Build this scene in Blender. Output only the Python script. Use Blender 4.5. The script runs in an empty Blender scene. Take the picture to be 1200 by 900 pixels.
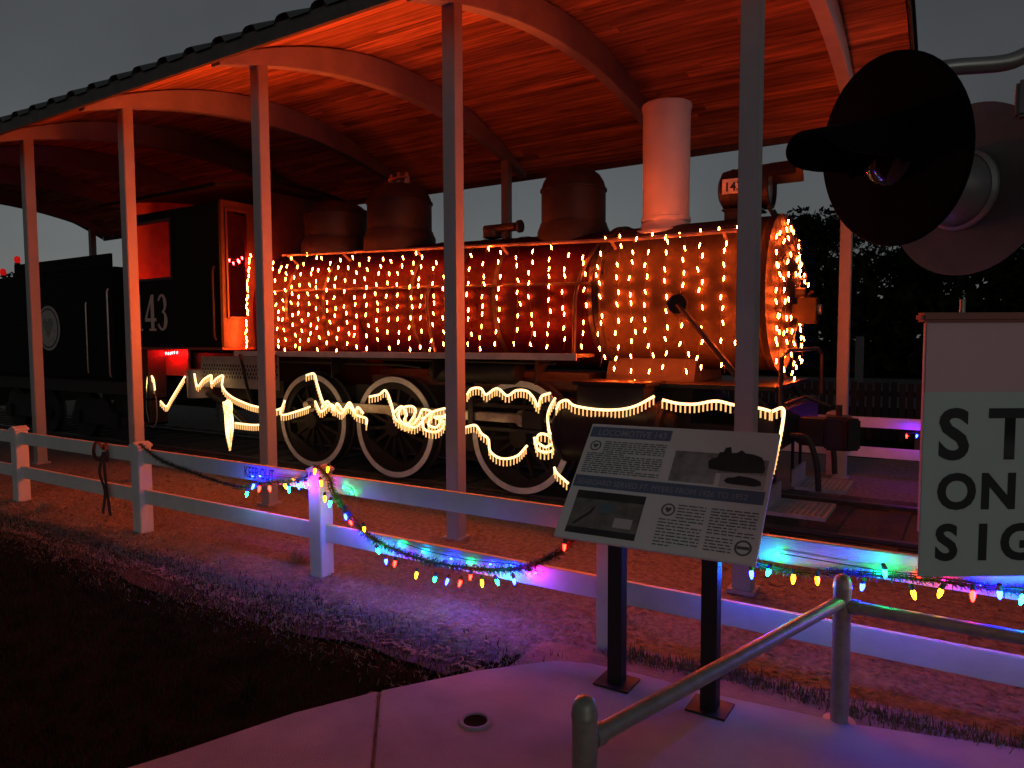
import bpy, bmesh, math, random
from mathutils import Vector, Matrix
random.seed(7)
SC = bpy.context.scene
COL = SC.collection
R = math.radians

# ------------------------------------------------------------------ camera, world, sun, exposure
cam_d = bpy.data.cameras.new('camera'); cam = bpy.data.objects.new('camera', cam_d); COL.objects.link(cam)
YAW, PITCH, ROLL = 0.563, 0.0622, -0.0039
cam_d.sensor_width = 36.0; cam_d.lens = 832.5/1200*36.0; cam_d.clip_start = 0.05; cam_d.clip_end = 2000
cam.matrix_world = Matrix.Translation((0, 0, 1.89)) @ Matrix.Rotation(YAW, 4, 'Z') @ Matrix.Rotation(R(90)-PITCH, 4, 'X') @ Matrix.Rotation(ROLL, 4, 'Z')
SC.camera = cam
SUN_EL, SUN_AZ = R(15), R(132)          # azimuth of the light's origin, measured from +Y towards +X
world = bpy.data.worlds.new('World'); SC.world = world; world.use_nodes = True
wn = world.node_tree; bgn = wn.nodes['Background']
sky = wn.nodes.new('ShaderNodeTexSky'); sky.sky_type = 'NISHITA'; sky.sun_disc = False
sky.sun_elevation = SUN_EL; sky.sun_rotation = SUN_AZ; sky.air_density = 1.0; sky.dust_density = 0.4
hs = wn.nodes.new('ShaderNodeHueSaturation'); hs.inputs['Saturation'].default_value = 0.24
tcw = wn.nodes.new('ShaderNodeTexCoord'); nzw = wn.nodes.new('ShaderNodeTexNoise')
nzw.inputs['Scale'].default_value = 2.2; nzw.inputs['Detail'].default_value = 4
rmw = wn.nodes.new('ShaderNodeMapRange'); rmw.inputs['From Min'].default_value = .3; rmw.inputs['From Max'].default_value = .7
rmw.inputs['To Min'].default_value = .68; rmw.inputs['To Max'].default_value = 1.2
mxw = wn.nodes.new('ShaderNodeMix'); mxw.data_type = 'RGBA'; mxw.blend_type = 'MULTIPLY'; mxw.inputs[0].default_value = 1
wn.links.new(sky.outputs[0], hs.inputs['Color']); wn.links.new(tcw.outputs['Generated'], nzw.inputs['Vector'])
wn.links.new(nzw.outputs['Fac'], rmw.inputs['Value']); wn.links.new(hs.outputs[0], mxw.inputs[6]); wn.links.new(rmw.outputs[0], mxw.inputs[7])
wn.links.new(mxw.outputs[2], bgn.inputs['Color'])
bgn.inputs['Strength'].default_value = 0.0185
sun_d = bpy.data.lights.new('sun', 'SUN'); sun = bpy.data.objects.new('sun', sun_d); COL.objects.link(sun)
sun_d.energy = 0.06; sun_d.angle = R(14); sun_d.color = (1, .92, .90)
sv = Vector((math.sin(SUN_AZ)*math.cos(SUN_EL), math.cos(SUN_AZ)*math.cos(SUN_EL), math.sin(SUN_EL)))
sun.rotation_euler = sv.to_track_quat('Z', 'Y').to_euler()
SC.view_settings.view_transform = 'Standard'; SC.view_settings.look = 'None'
SC.view_settings.exposure = 0.0; SC.view_settings.gamma = 1.0
SC.cycles.use_denoising = True; SC.cycles.use_light_tree = True
SC.cycles.sample_clamp_indirect = 4.0; SC.cycles.max_bounces = 6

# ------------------------------------------------------------------ materials
M = {}
def mat(name, col, rough=.6, metal=0., var=.18, scale=6., bump=0., bscale=40., rnd=0., stretch=None, spec=.5, col2=None, coat=0.):
    m = bpy.data.materials.new(name); m.use_nodes = True; nt = m.node_tree; b = nt.nodes['Principled BSDF']
    tc = nt.nodes.new('ShaderNodeTexCoord'); src = tc.outputs['Object']
    if stretch:
        mp = nt.nodes.new('ShaderNodeMapping'); mp.inputs['Scale'].default_value = stretch
        nt.links.new(src, mp.inputs['Vector']); src = mp.outputs[0]
    if rnd:
        oi = nt.nodes.new('ShaderNodeObjectInfo'); ad = nt.nodes.new('ShaderNodeVectorMath'); ad.operation = 'ADD'
        ml = nt.nodes.new('ShaderNodeMath'); ml.operation = 'MULTIPLY'; ml.inputs[1].default_value = 37.0
        nt.links.new(oi.outputs['Random'], ml.inputs[0]); nt.links.new(ml.outputs[0], ad.inputs[0]); nt.links.new(src, ad.inputs[1]); src = ad.outputs[0]
    nz = nt.nodes.new('ShaderNodeTexNoise'); nz.inputs['Scale'].default_value = scale; nz.inputs['Detail'].default_value = 6; nz.inputs['Roughness'].default_value = .6
    nt.links.new(src, nz.inputs['Vector'])
    rp = nt.nodes.new('ShaderNodeValToRGB'); rp.color_ramp.elements[0].position = .32; rp.color_ramp.elements[1].position = .68
    c2 = col2 or col
    rp.color_ramp.elements[0].color = tuple(max(0, c*(1-var)) for c in col)+(1,)
    rp.color_ramp.elements[1].color = tuple(min(1, c*(1+var)) for c in c2)+(1,)
    nt.links.new(nz.outputs['Fac'], rp.inputs[0]); out = rp.outputs[0]
    if rnd:
        mr = nt.nodes.new('ShaderNodeMapRange'); mr.inputs['To Min'].default_value = 1-rnd; mr.inputs['To Max'].default_value = 1+rnd
        mx = nt.nodes.new('ShaderNodeMix'); mx.data_type = 'RGBA'; mx.blend_type = 'MULTIPLY'; mx.inputs[0].default_value = 1
        nt.links.new(oi.outputs['Random'], mr.inputs['Value']); nt.links.new(out, mx.inputs[6]); nt.links.new(mr.outputs[0], mx.inputs[7]); out = mx.outputs[2]
    nt.links.new(out, b.inputs['Base Color'])
    b.inputs['Metallic'].default_value = metal; b.inputs['Specular IOR Level'].default_value = spec
    b.inputs['Coat Weight'].default_value = coat
    mrr = nt.nodes.new('ShaderNodeMapRange'); mrr.inputs['To Min'].default_value = max(.02, rough-.1); mrr.inputs['To Max'].default_value = min(1, rough+.1)
    nt.links.new(nz.outputs['Fac'], mrr.inputs['Value']); nt.links.new(mrr.outputs[0], b.inputs['Roughness'])
    if bump:
        n2 = nt.nodes.new('ShaderNodeTexNoise'); n2.inputs['Scale'].default_value = bscale; n2.inputs['Detail'].default_value = 5
        nt.links.new(src, n2.inputs['Vector'])
        bp = nt.nodes.new('ShaderNodeBump'); bp.inputs['Strength'].default_value = bump; bp.inputs['Distance'].default_value = .02
        nt.links.new(n2.outputs['Fac'], bp.inputs['Height']); nt.links.new(bp.outputs[0], b.inputs['Normal'])
    M[name] = m; return m
def emit(name, col, strength):
    m = bpy.data.materials.new(name); m.use_nodes = True; b = m.node_tree.nodes['Principled BSDF']
    b.inputs['Base Color'].default_value = (*[c*.5 for c in col], 1)
    b.inputs['Emission Color'].default_value = (*col, 1); b.inputs['Emission Strength'].default_value = strength
    M[name] = m; return m
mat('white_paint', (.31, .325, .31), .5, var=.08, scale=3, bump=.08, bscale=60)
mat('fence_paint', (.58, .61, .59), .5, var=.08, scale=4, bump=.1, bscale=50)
mat('beam_paint', (.33, .335, .36), .55, var=.12, scale=3, bump=.1)
mat('ceiling_wood', (.46, .21, .095), .6, var=.55, scale=6, bump=.4, bscale=14, rnd=.34, stretch=(.16, 2.8, 2.8), col2=(.58, .28, .13))
mat('trim_white', (.80, .80, .86), .45, var=.06)
mat('fascia', (.10, .085, .07), .7, var=.25)
mat('roof_metal', (.12, .14, .13), .45, metal=.3, var=.15, scale=2)
mat('loco_black', (.013, .012, .012), .48, spec=.25, var=.3, scale=5, bump=.12, bscale=18)
mat('loco_under', (.014, .012, .011), .65, var=.4, scale=7, bump=.25, bscale=25)
mat('boiler_jacket', (.0135, .0009, .0004), .6, spec=.06, var=.45, scale=3.2, bump=.35, bscale=7)
mat('smokebox_grey', (.023, .018, .011), .6, spec=.1, var=.22, scale=4, bump=.5, bscale=9)
mat('stack_cream', (.48, .50, .52), .45, var=.08, scale=3, bump=.06)
mat('tyre_white', (.58, .56, .53), .5, var=.15, scale=9)
mat('board_edge', (.42, .41, .38), .55, var=.2, scale=6)
mat('rod_steel', (.28, .25, .23), .35, metal=.7, var=.25, scale=9)
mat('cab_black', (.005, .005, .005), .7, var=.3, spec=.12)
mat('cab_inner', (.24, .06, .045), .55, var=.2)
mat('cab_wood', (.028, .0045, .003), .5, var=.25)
mat('lattice_grey', (.22, .205, .18), .6, var=.2, scale=8)
mat('number_paint', (.46, .47, .42), .5, var=.12, scale=10)
mat('emblem_paint', (.30, .31, .29), .55, var=.25, scale=9)
mat('lens_glass', (.35, .33, .28), .12, var=.05)
mat('rubber', (.012, .012, .012), .7)
mat('galv_grate', (.36, .36, .38), .45, metal=.3, var=.15)
mat('rail_steel', (.10, .075, .06), .5, metal=.5, var=.3)
mat('tie_wood', (.07, .05, .04), .85, var=.35, bump=.4, rnd=.2)
mat('ground_soil', (.02, .02, .012), .95, spec=0., var=.4, scale=.7, bump=.4)
mat('lawn_soil', (.030, .020, .011), .95, spec=0., var=.4, scale=3, bump=.4)
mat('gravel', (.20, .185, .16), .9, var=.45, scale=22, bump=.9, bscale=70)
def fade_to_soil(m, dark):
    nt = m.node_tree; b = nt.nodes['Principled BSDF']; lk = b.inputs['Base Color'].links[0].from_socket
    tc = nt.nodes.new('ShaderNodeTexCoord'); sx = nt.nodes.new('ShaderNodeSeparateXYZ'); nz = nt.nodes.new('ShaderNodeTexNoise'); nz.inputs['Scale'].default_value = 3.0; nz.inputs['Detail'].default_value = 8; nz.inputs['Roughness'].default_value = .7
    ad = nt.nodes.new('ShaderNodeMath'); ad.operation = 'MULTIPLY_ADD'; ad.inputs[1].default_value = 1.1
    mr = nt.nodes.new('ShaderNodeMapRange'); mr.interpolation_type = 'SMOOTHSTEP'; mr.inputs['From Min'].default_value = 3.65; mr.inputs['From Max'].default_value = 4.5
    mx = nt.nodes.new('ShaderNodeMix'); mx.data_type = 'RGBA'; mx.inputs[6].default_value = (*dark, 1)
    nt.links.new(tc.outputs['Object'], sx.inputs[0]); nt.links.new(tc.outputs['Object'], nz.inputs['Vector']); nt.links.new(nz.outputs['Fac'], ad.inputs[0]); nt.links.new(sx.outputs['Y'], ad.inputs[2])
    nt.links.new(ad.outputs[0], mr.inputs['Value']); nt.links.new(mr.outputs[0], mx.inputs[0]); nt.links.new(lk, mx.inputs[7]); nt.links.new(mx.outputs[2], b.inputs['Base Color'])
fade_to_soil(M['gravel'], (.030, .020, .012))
mat('dirt', (.21, .14, .10), .95, var=.3, scale=6, bump=.5, bscale=40)
mat('ballast', (.09, .075, .065), .95, var=.5, scale=25, bump=.9, bscale=50)
mat('asphalt', (.075, .072, .075), .8, var=.2, scale=2)
mat('concrete', (.31, .27, .27), .85, var=.26, scale=1.6, bump=.3, bscale=120)
mat('straw', (.29, .26, .2), .9, var=.35, scale=5)
mat('chip', (.22, .155, .11), .9, var=.45, scale=7)
mat('grass_dark', (.036, .034, .014), .95, spec=0., var=.4, scale=6)
mat('grass_strip', (.11, .11, .04), .85, var=.4, scale=6)
mat('leaf_far', (.016, .021, .011), .95, spec=0., var=.4, scale=2)
mat('bark', (.07, .05, .04), .9, var=.3)
mat('garland_green', (.035, .075, .03), .6, var=.4, scale=20)
mat('ribbon', (.07, .025, .02), .6, var=.3)
mat('wire_dark', (.03, .022, .016), .6)
mat('wire_pale', (.3, .28, .24), .5)
mat('panel_face', (.66, .72, .70), .45, var=.04, scale=2)
mat('panel_band', (.10, .15, .24), .45, var=.06)
mat('panel_text', (.10, .115, .115), .6, var=.1)
mat('band_text', (.30, .34, .38), .6, var=.1)
mat('photo_grey', (.26, .28, .27), .5, var=.45, scale=9)
mat('photo_map', (.15, .16, .14), .5, var=.35, scale=14)
mat('photo_dark', (.03, .033, .033), .5, var=.4, scale=12)
mat('panel_label', (.46, .5, .49), .5, var=.05)
mat('water_blue', (.10, .17, .19), .5, var=.15)
mat('post_black', (.008, .008, .009), .5, var=.3)
mat('pipe_galv', (.30, .29, .25), .42, metal=.45, var=.2, scale=14, bump=.08)
mat('signal_black', (.0015, .0015, .0015), .9, spec=.12, var=.3)
mat('signal_back', (.15, .145, .145), .42, var=.2, metal=.2)
mat('alu', (.32, .33, .31), .38, metal=.6, var=.15)
mat('sign_face', (.46, .57, .52), .5, var=.05, scale=3)
mat('sign_letter', (.012, .014, .014), .6, var=.2)
mat('box_face', (.66, .40, .42), .5, var=.06, scale=3)
mat('box_cap', (.30, .10, .07), .6, var=.2)
mat('keep_ink', (.05, .05, .09), .6, var=.2)
mat('fence_dark', (.016, .014, .013), .85, var=.3, rnd=.25)
mat('bench_grey', (.09, .095, .095), .7, var=.15)
m = mat('red_lens', (.02, .002, .0015), .10, var=.1, coat=.6)
emit('lamp_amber', (1.0, .095, .012), 470)
emit('lamp_red', (1.0, .006, .006), 300)
emit('rope_warm', (1.0, .64, .27), 3.0)
emit('rope_streak', (1.0, .52, .17), 1.35)  # glow of the bars that stand in for blurred light trails
CB = {'r': (1, .006, .003), 'g': (.003, 1, .22), 'b': (.0012, .004, 1), 'y': (1, .36, .006), 'o': (1, .11, .002), 'p': (1, .005, .16), 'c': (.003, .36, 1)}
for k, c in CB.items(): emit('bulb_'+k, c, {'r': 75, 'g': 95, 'b': 520, 'y': 24, 'o': 42, 'p': 95, 'c': 160}[k])

# ------------------------------------------------------------------ helpers
W = {}
class MB:
    def __init__(s): s.v = []; s.f = []
    def add(s, vs, fs):
        n = len(s.v); s.v += [tuple(p) for p in vs]; s.f += [tuple(i+n for i in f) for f in fs]; return s
    def box(s, x0, x1, y0, y1, z0, z1):
        return s.add([(x0,y0,z0),(x1,y0,z0),(x1,y1,z0),(x0,y1,z0),(x0,y0,z1),(x1,y0,z1),(x1,y1,z1),(x0,y1,z1)],
                     [(3,2,1,0),(4,5,6,7),(0,1,5,4),(1,2,6,5),(2,3,7,6),(3,0,4,7)])
    def obox(s, c, ex, ey, ez):
        c, ex, ey, ez = map(Vector, (c, ex, ey, ez)); vs = []
        for k in (-1, 1):
            for a, b in ((-1,-1),(1,-1),(1,1),(-1,1)): vs.append(c+a*ex+b*ey+k*ez)
        return s.add(vs, [(3,2,1,0),(4,5,6,7),(0,1,5,4),(1,2,6,5),(2,3,7,6),(3,0,4,7)])
    def bar(s, p0, p1, w, h, up=(0,0,1)):
        p0, p1 = Vector(p0), Vector(p1); d = p1-p0; L = d.length; d.normalize(); side = d.cross(Vector(up))
        if side.length < 1e-4: side = d.cross(Vector((0,1,0)))
        side.normalize(); u = side.cross(d)
        return s.obox((p0+p1)/2, d*L/2, side*w/2, u*h/2)
    def tube(s, pts, r, n=8, caps=True):
        pts = [Vector(p) for p in pts]; rs = r if isinstance(r, (list, tuple)) else [r]*len(pts); base = len(s.v); ref = None; vs = []; fs = []
        for i, p in enumerate(pts):
            d = (pts[min(i+1, len(pts)-1)]-pts[max(i-1, 0)])
            if d.length < 1e-9: d = Vector((0,0,1))
            d.normalize()
            if ref is None:
                ref = d.cross(Vector((0,0,1)))
                if ref.length < 1e-3: ref = d.cross(Vector((1,0,0)))
            ref = ref-d*ref.dot(d)
            if ref.length < 1e-6: ref = d.cross(Vector((.3,.5,.8)))
            ref.normalize(); b = d.cross(ref)
            for k in range(n):
                a = 2*math.pi*k/n; vs.append(p+(ref*math.cos(a)+b*math.sin(a))*rs[i])
        for i in range(len(pts)-1):
            for k in range(n):
                k2 = (k+1) % n; fs.append((i*n+k, i*n+k2, (i+1)*n+k2, (i+1)*n+k))
        if caps: fs.append(tuple(range(n-1, -1, -1))); fs.append(tuple((len(pts)-1)*n+k for k in range(n)))
        return s.add(vs, fs)
    def lathe(s, prof, o, axis='Z', n=32, a0=0, a1=2*math.pi):
        o = Vector(o); vs = []; fs = []; full = abs(a1-a0-2*math.pi) < 1e-6; m = n if full else n+1
        for r, h in prof:
            for k in range(m):
                a = a0+(a1-a0)*k/n; c, q = r*math.cos(a), r*math.sin(a)
                vs.append(o+Vector({'Z': (c, q, h), 'X': (h, c, q), 'Y': (q, h, c)}[axis]))
        for i in range(len(prof)-1):
            for k in range(n):
                k2 = (k+1) % m; fs.append((i*m+k, i*m+k2, (i+1)*m+k2, (i+1)*m+k))
        return s.add(vs, fs)
    def prism(s, poly, o, ex, ey, ez):
        o, ex, ey, ez = map(Vector, (o, ex, ey, ez)); n = len(poly)
        vs = [o+ex*a+ey*b for a, b in poly]+[o+ex*a+ey*b+ez for a, b in poly]
        return s.add(vs, [tuple(range(n-1, -1, -1)), tuple(range(n, 2*n))]+[(i, (i+1) % n, n+(i+1) % n, n+i) for i in range(n)])
    def build(s, name, m, parent=None, smooth=True, bevel=0, origin=None, kind=None, label=None):
        xs, ys, zs = zip(*s.v)
        o = Vector(origin) if origin else Vector(((min(xs)+max(xs))/2, (min(ys)+max(ys))/2, min(zs)))
        me = bpy.data.meshes.new(name); me.from_pydata([(x-o.x, y-o.y, z-o.z) for x, y, z in s.v], [], s.f); me.update()
        if bevel or smooth:
            bm = bmesh.new(); bm.from_mesh(me)
            if bevel:
                es = [e for e in bm.edges if len(e.link_faces) == 2 and e.calc_face_angle(0) > .6]
                bmesh.ops.bevel(bm, geom=es, offset=bevel, segments=2, affect='EDGES', clamp_overlap=True)
            bmesh.ops.recalc_face_normals(bm, faces=bm.faces); bm.to_mesh(me); bm.free()
        if smooth:
            me.polygons.foreach_set('use_smooth', [True]*len(me.polygons)); me.set_sharp_from_angle(angle=R(35))
        me.materials.append(M[m] if isinstance(m, str) else m)
        return place(name, me, o, parent, kind=kind, label=label)
def place(name, me, loc, parent=None, rot=None, kind=None, label=None):
    ob = bpy.data.objects.new(name, me); COL.objects.link(ob); ob.location = loc; W[ob.name] = Vector(loc)
    if rot: ob.rotation_euler = rot
    if parent is not None:
        ob.parent = parent; ob.matrix_parent_inverse = Matrix.Translation(-W[parent.name])
    if kind: ob['kind'] = kind
    if label: ob['label'] = label
    return ob
def tag(o, label, cat, group=None):
    o['label'] = label; o['category'] = cat
    if group: o['group'] = group
    return o
def thing(name, label, cat, loc, group=None):
    o = bpy.data.objects.new(name, None); COL.objects.link(o); o.location = loc; o.empty_display_size = .2
    W[o.name] = Vector(loc); return tag(o, label, cat, group)
def struct(o): o['kind'] = 'structure'; return o
def smooth_path(pts, n=6):
    P = [Vector(p) for p in pts]; P = [P[0]*2-P[1]]+P+[P[-1]*2-P[-2]]; out = []
    for i in range(1, len(P)-2):
        a, b, c, d = P[i-1], P[i], P[i+1], P[i+2]
        for k in range(n):
            t = k/n; out.append(.5*((2*b)+(c-a)*t+(2*a-5*b+4*c-d)*t*t+(3*b-3*c+d-a)*t**3))
    out.append(P[-2]); return out
def text(s, name, m, parent, o, ex, ey, size, thick=.0, offset=0, sx=1., align='LEFT', label=None, space=1.):
    c = bpy.data.curves.new(name, 'FONT'); c.body = s; c.size = size; c.offset = offset; c.align_x = align; c.extrude = thick; c.resolution_u = 4; c.space_character = space
    t = bpy.data.objects.new('tmp', c); COL.objects.link(t)
    me = bpy.data.meshes.new_from_object(t.evaluated_get(bpy.context.evaluated_depsgraph_get()))
    bpy.data.objects.remove(t); bpy.data.curves.remove(c)
    ex = Vector(ex).normalized(); ey = Vector(ey).normalized(); ez = ex.cross(ey)
    rot = Matrix((ex*sx, ey, ez)).transposed().to_4x4(); me.transform(rot)
    me.materials.clear(); me.materials.append(M[m])
    return place(name, me, Vector(o), parent, label=label)

# ------------------------------------------------------------------ the setting: ground, beds, pad, track
g = MB().add([(-400,-300,-.03),(400,-300,-.03),(400,600,-.03),(-400,600,-.03)], [(0,1,2,3)]).build('ground', 'ground_soil', smooth=False, origin=(0,0,-.03)); struct(g)
def wavy(x, a, s): return a*(math.sin(x*1.7+s)+.6*math.sin(x*4.1+s*2.3)+.4*math.sin(x*9.7+s))
# dark lawn in front of the fence
xs = [-30+.25*i for i in range(121)]
near = [(x, 3.05+wavy(x, .05, .4)) for x in xs if x < -2.3]
lawn = MB(); n = len(near)
lawn.add([(x, y, -.008) for x, y in near]+[(x, -8, -.008) for x, y in near], [(i, n+i, n+i+1, i+1) for i in range(n-1)]); struct(lawn.build('lawn', 'lawn_soil', smooth=False, origin=(0,0,-.008)))
# gravel / dry litter strip along the fence and inside the shed, gently uneven
gb = MB(); NX, NY = 150, 40
def ghz(x, y): return -.001+.012*math.sin(x*2.1+y*1.3)*math.sin(y*2.7-x*.6)+.006*math.sin(x*6+y*5)
for i in range(NX+1):
    for j in range(NY+1):
        x = -24+30*i/NX; y0 = 3.05+wavy(x, .05, .4) if x < -2.3 else 3.55
        y = y0+(12.4-y0)*(j/NY)**1.5; gb.v.append((x, y, ghz(x, y)+.004))
for i in range(NX):
    for j in range(NY):
        a = i*(NY+1)+j; gb.f.append((a, a+NY+1, a+NY+2, a+1))
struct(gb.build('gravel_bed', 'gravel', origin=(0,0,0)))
# concrete pad: path from the lower left opening into the pad under the panel
edge = [(-4.4,-1.6),(-3.55,.4),(-2.97,1.80),(-2.80,2.3),(-2.60,2.72),(-2.26,3.20),(-1.95,3.55),(-1.55,3.66),(-1.0,3.64),(-.4,3.70),(.29,3.88),(1.3,4.0)]
def cut(a, b): return a
slab1 = [(-4.4,-1.6),(-3.55,.4),(-2.97,1.80),(-2.78,2.34),(-2.575,2.725),(-1.62,1.60),(-1.2,1.1),(-1.2,-1.6)]
slab2 = [(-2.565,2.737),(-2.26,3.20),(-1.95,3.54),(-1.75,3.62),(-1.45,3.645),(-1.0,3.64),(-.4,3.70),(.29,3.88),(1.3,4.0),(2.8,3.9),(2.8,-1.6),(-1.19,-1.6),(-1.19,1.105),(-1.607,1.608)]
pad = None
for sl in (slab1, slab2):
    b = MB().prism(sl, (0,0,-.1), (1,0,0), (0,1,0), (0,0,.125)).build('concrete_slab', 'concrete', smooth=False, bevel=.006); struct(b)
    if pad is None: pad = b
struct(MB().add([(-2.5,1.0,.012),(-1.0,1.0,.012),(-1.0,1.2,.012),(-2.55,2.75,.012),(-2.62,2.72,.012)], [(0,1,2,3,4)]).build('joint_filler', 'dirt', smooth=False))
# bare dirt shoulder between pad and fence
dl = [(-2.15+.14*i) for i in range(32)]
dm = MB(); n = len(dl)
dm.add([(x, 3.35, .010) for x in dl]+[(x, 3.84+wavy(x, .03, 2)-.12*max(0, -1.6-x), .013) for x in dl], [(i, i+1, n+i+1, n+i) for i in range(n-1)]); struct(dm.build('dirt_shoulder', 'dirt', smooth=False))
# distant paved lot
struct(MB().add([(-20,22,-.02),(40,22,-.02),(40,38,-.02),(-20,38,-.02)], [(0,1,2,3)]).build('paved_lot', 'asphalt', smooth=False))
# track
YC = 7.80
tr = struct(MB().prism([(-1.5,0),(-1.15,.035),(1.15,.035),(1.5,0)], (-24, YC, .0), (0,1,0), (0,0,1), (31,0,0)).build('track_bed', 'ballast', smooth=False))
tie_me = None
for i in range(56):
    x = -23.6+.55*i
    if tie_me is None:
        t = MB().box(-.11,.11,-1.25,1.25,-.02,.06).build('tie', 'tie_wood', tr, bevel=.01, smooth=False, origin=(0,0,0)); t.location = (x, YC, 0); W[t.name] = Vector((x, YC, 0)); tie_me = t.data
    else: place('tie', tie_me, (x, YC+random.uniform(-.03,.03), random.uniform(-.008,.006)), tr, (0,0,random.uniform(-.02,.02)))
for sy in (-1, 1):
    MB().prism([(-.06,.045),(.06,.045),(.06,.055),(.012,.062),(.012,.075),(.034,.08),(.034,.098),(-.034,.098),(-.034,.08),(-.012,.075),(-.012,.062),(-.06,.055)], (-24, YC+sy*.755, 0), (0,1,0), (0,0,1), (31,0,0)).build('rail', 'rail_steel', tr, smooth=False)

# ------------------------------------------------------------------ train shed
SX0, SDX = -1.3285, 2.6793; YN, YF, YM = 5.35, 10.443, 7.897
def cz(y): d = abs(y-YM); return 5.66-.083*d*d
def bz(y): d = abs(y-YM); return 5.28-.054*d*d
shed = thing('train_shed', 'open sided shed with white posts and arched board ceiling over the locomotive', 'shed', (-11, YM, 0))
for k in range(8):
    x = SX0-SDX*k
    for y in (YN, YF):
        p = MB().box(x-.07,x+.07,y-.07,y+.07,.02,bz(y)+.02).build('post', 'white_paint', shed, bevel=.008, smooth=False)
        MB().box(x-.1,x+.1,y-.1,y+.1,0.0,.03).build('base_plate', 'galv_grate', p, smooth=False)
    ys = [4.80+(11.0-4.80)*i/28 for i in range(29)]
    poly = [(y, bz(y)) for y in ys]+[(y, cz(y)-.012) for y in reversed(ys)]
    MB().prism(poly, (x-.075, 0, 0), (0,1,0), (0,0,1), (.15,0,0)).build('arched_beam', 'beam_paint' if k else 'trim_white', shed, bevel=.008, smooth=False)
# ceiling boards, each a part
YE0, YE1, NB = 4.74, 11.06, 44; XR, XL = -.62, -20.7
pl_cache = {}
for i in range(NB):
    ya = YE0+(YE1-YE0)*i/NB; yb = YE0+(YE1-YE0)*(i+1)/NB; za, zb = cz(ya), cz(yb)
    cuts = [XR]; x = XR-random.uniform(1.5, 3.9)
    while x > XL+1.0: cuts.append(x); x -= random.choice((3.6, 4.2, 4.8))
    cuts.append(XL)
    for j in range(len(cuts)-1):
        a, b = cuts[j]-.0015, cuts[j+1]+.0015; dz = random.uniform(0, .007); gpp = .006
        d = Vector((0, yb-ya, zb-za)); L = d.length; d.normalize(); nrm = Vector((0, -d.z, d.y))
        c = Vector(((a+b)/2, (ya+yb)/2, (za+zb)/2))+nrm*(.012+dz)
        q = MB().obox(c, (abs(a-b)/2,0,0), d*(L/2-gpp/2), nrm*.011)
        q.build('ceiling_board', 'ceiling_wood', shed, smooth=False, origin=c)
# metal roofing with ribs; its corrugated edge shows along the eave
rf = MB(); ys = [4.66+(11.14-4.66)*i/40 for i in range(41)]
prof = []; x = XL-.08; NR = 42; pitch = (XR+.08-x)/NR
for i in range(NR):
    prof += [(x+pitch*i, 0), (x+pitch*i+pitch*.50, 0), (x+pitch*i+pitch*.58, .055), (x+pitch*i+pitch*.66, .072), (x+pitch*i+pitch*.82, .072), (x+pitch*i+pitch*.90, .055), (x+pitch*i+pitch*.98, 0)]
prof.append((XR+.08, 0)); n = len(prof)
for off in (.095, .088):
    base = len(rf.v)
    for y in ys:
        for px, ph in prof: rf.v.append((px, y, cz(y)+off+ph))
    for i in range(len(ys)-1):
        for j in range(n-1): rf.f.append((base+i*n+j, base+i*n+j+1, base+(i+1)*n+j+1, base+(i+1)*n+j))
rf.build('roof_sheet', 'roof_metal', shed, smooth=False)
for y in (4.70, 11.10):
    MB().box(XL-.03, XR+.03, y-.02, y+.02, cz(y)-.065, cz(y)+.085).build('fascia_board', 'fascia', shed, smooth=False)
for xx in (XR+.02, XL-.045):
    ys2 = [4.73+(11.07-4.73)*i/30 for i in range(31)]
    MB().prism([(y, cz(y)-.05) for y in ys2]+[(y, cz(y)+.04) for y in reversed(ys2)], (xx,0,0), (0,1,0), (0,0,1), (.025,0,0)).build('gable_board', 'fascia', shed, smooth=False)

# ------------------------------------------------------------------ locomotive
RT = .098
lo = thing('steam_locomotive', 'black steam locomotive with white rimmed wheels and cream smokestack, under strings of lights', 'locomotive', (-5.5, YC, RT))
def part(mb, name, m, parent=lo, **k): return mb.build(name, m, parent, **k)
BZ = 2.36
def br(x):      # boiler jacket radius along its length
    t = min(1, max(0, (-3.35-x)/3.4)); return .79+.07*t
prof = [(0,-8.95),(.86,-8.95)]+[(br(-8.9+.2*i), -8.9+.2*i) for i in range(28)]+[(.79,-3.33),(0,-3.33)]
boiler = part(MB().lathe(prof, (0,YC,BZ), 'X', 64), 'boiler', 'boiler_jacket')
for x in (-8.2,-7.45,-5.9,-5.2,-4.65,-3.42):
    r = br(x)+.004
    part(MB().lathe([(r,x-.03),(r+.006,x-.028),(r+.006,x+.028),(r,x+.03)], (0,YC,BZ), 'X', 64), 'boiler_band', 'loco_black', boiler)
# firebox sides hang below the rear of the boiler
part(MB().prism([(-.86,0),(-.84,-.55),(-.6,-1.1),(.6,-1.1),(.84,-.55),(.86,0)], (-8.9,YC,BZ), (0,1,0), (0,0,1), (2.1,0,0)), 'firebox', 'boiler_jacket', smooth=False)
sm = part(MB().lathe([(0,-3.34),(.80,-3.34),(.815,-3.32),(.80,-3.29),(.80,-1.66),(.815,-1.64),(.815,-1.58),(.74,-1.57),(.70,-1.555),(.66,-1.545),(.3,-1.49),(0,-1.48)], (0,YC,BZ), 'X', 64), 'smokebox', 'smokebox_grey')
part(MB().lathe([(.8,-3.37),(.835,-3.365),(.835,-3.30),(.8,-3.295)], (0,YC,BZ), 'X', 64), 'joint_ring', 'loco_black', sm)
rv = MB()
for k in range(40):
    a = 2*math.pi*k/40
    for xx in (-3.26,): rv.obox((xx, YC+.806*math.cos(a), BZ+.806*math.sin(a)), (.012,0,0), Vector((0,-math.sin(a),math.cos(a)))*.012, Vector((0,math.cos(a),math.sin(a)))*.008)
part(rv, 'rivet_row', 'smokebox_grey', sm, smooth=False, kind='stuff')
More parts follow.
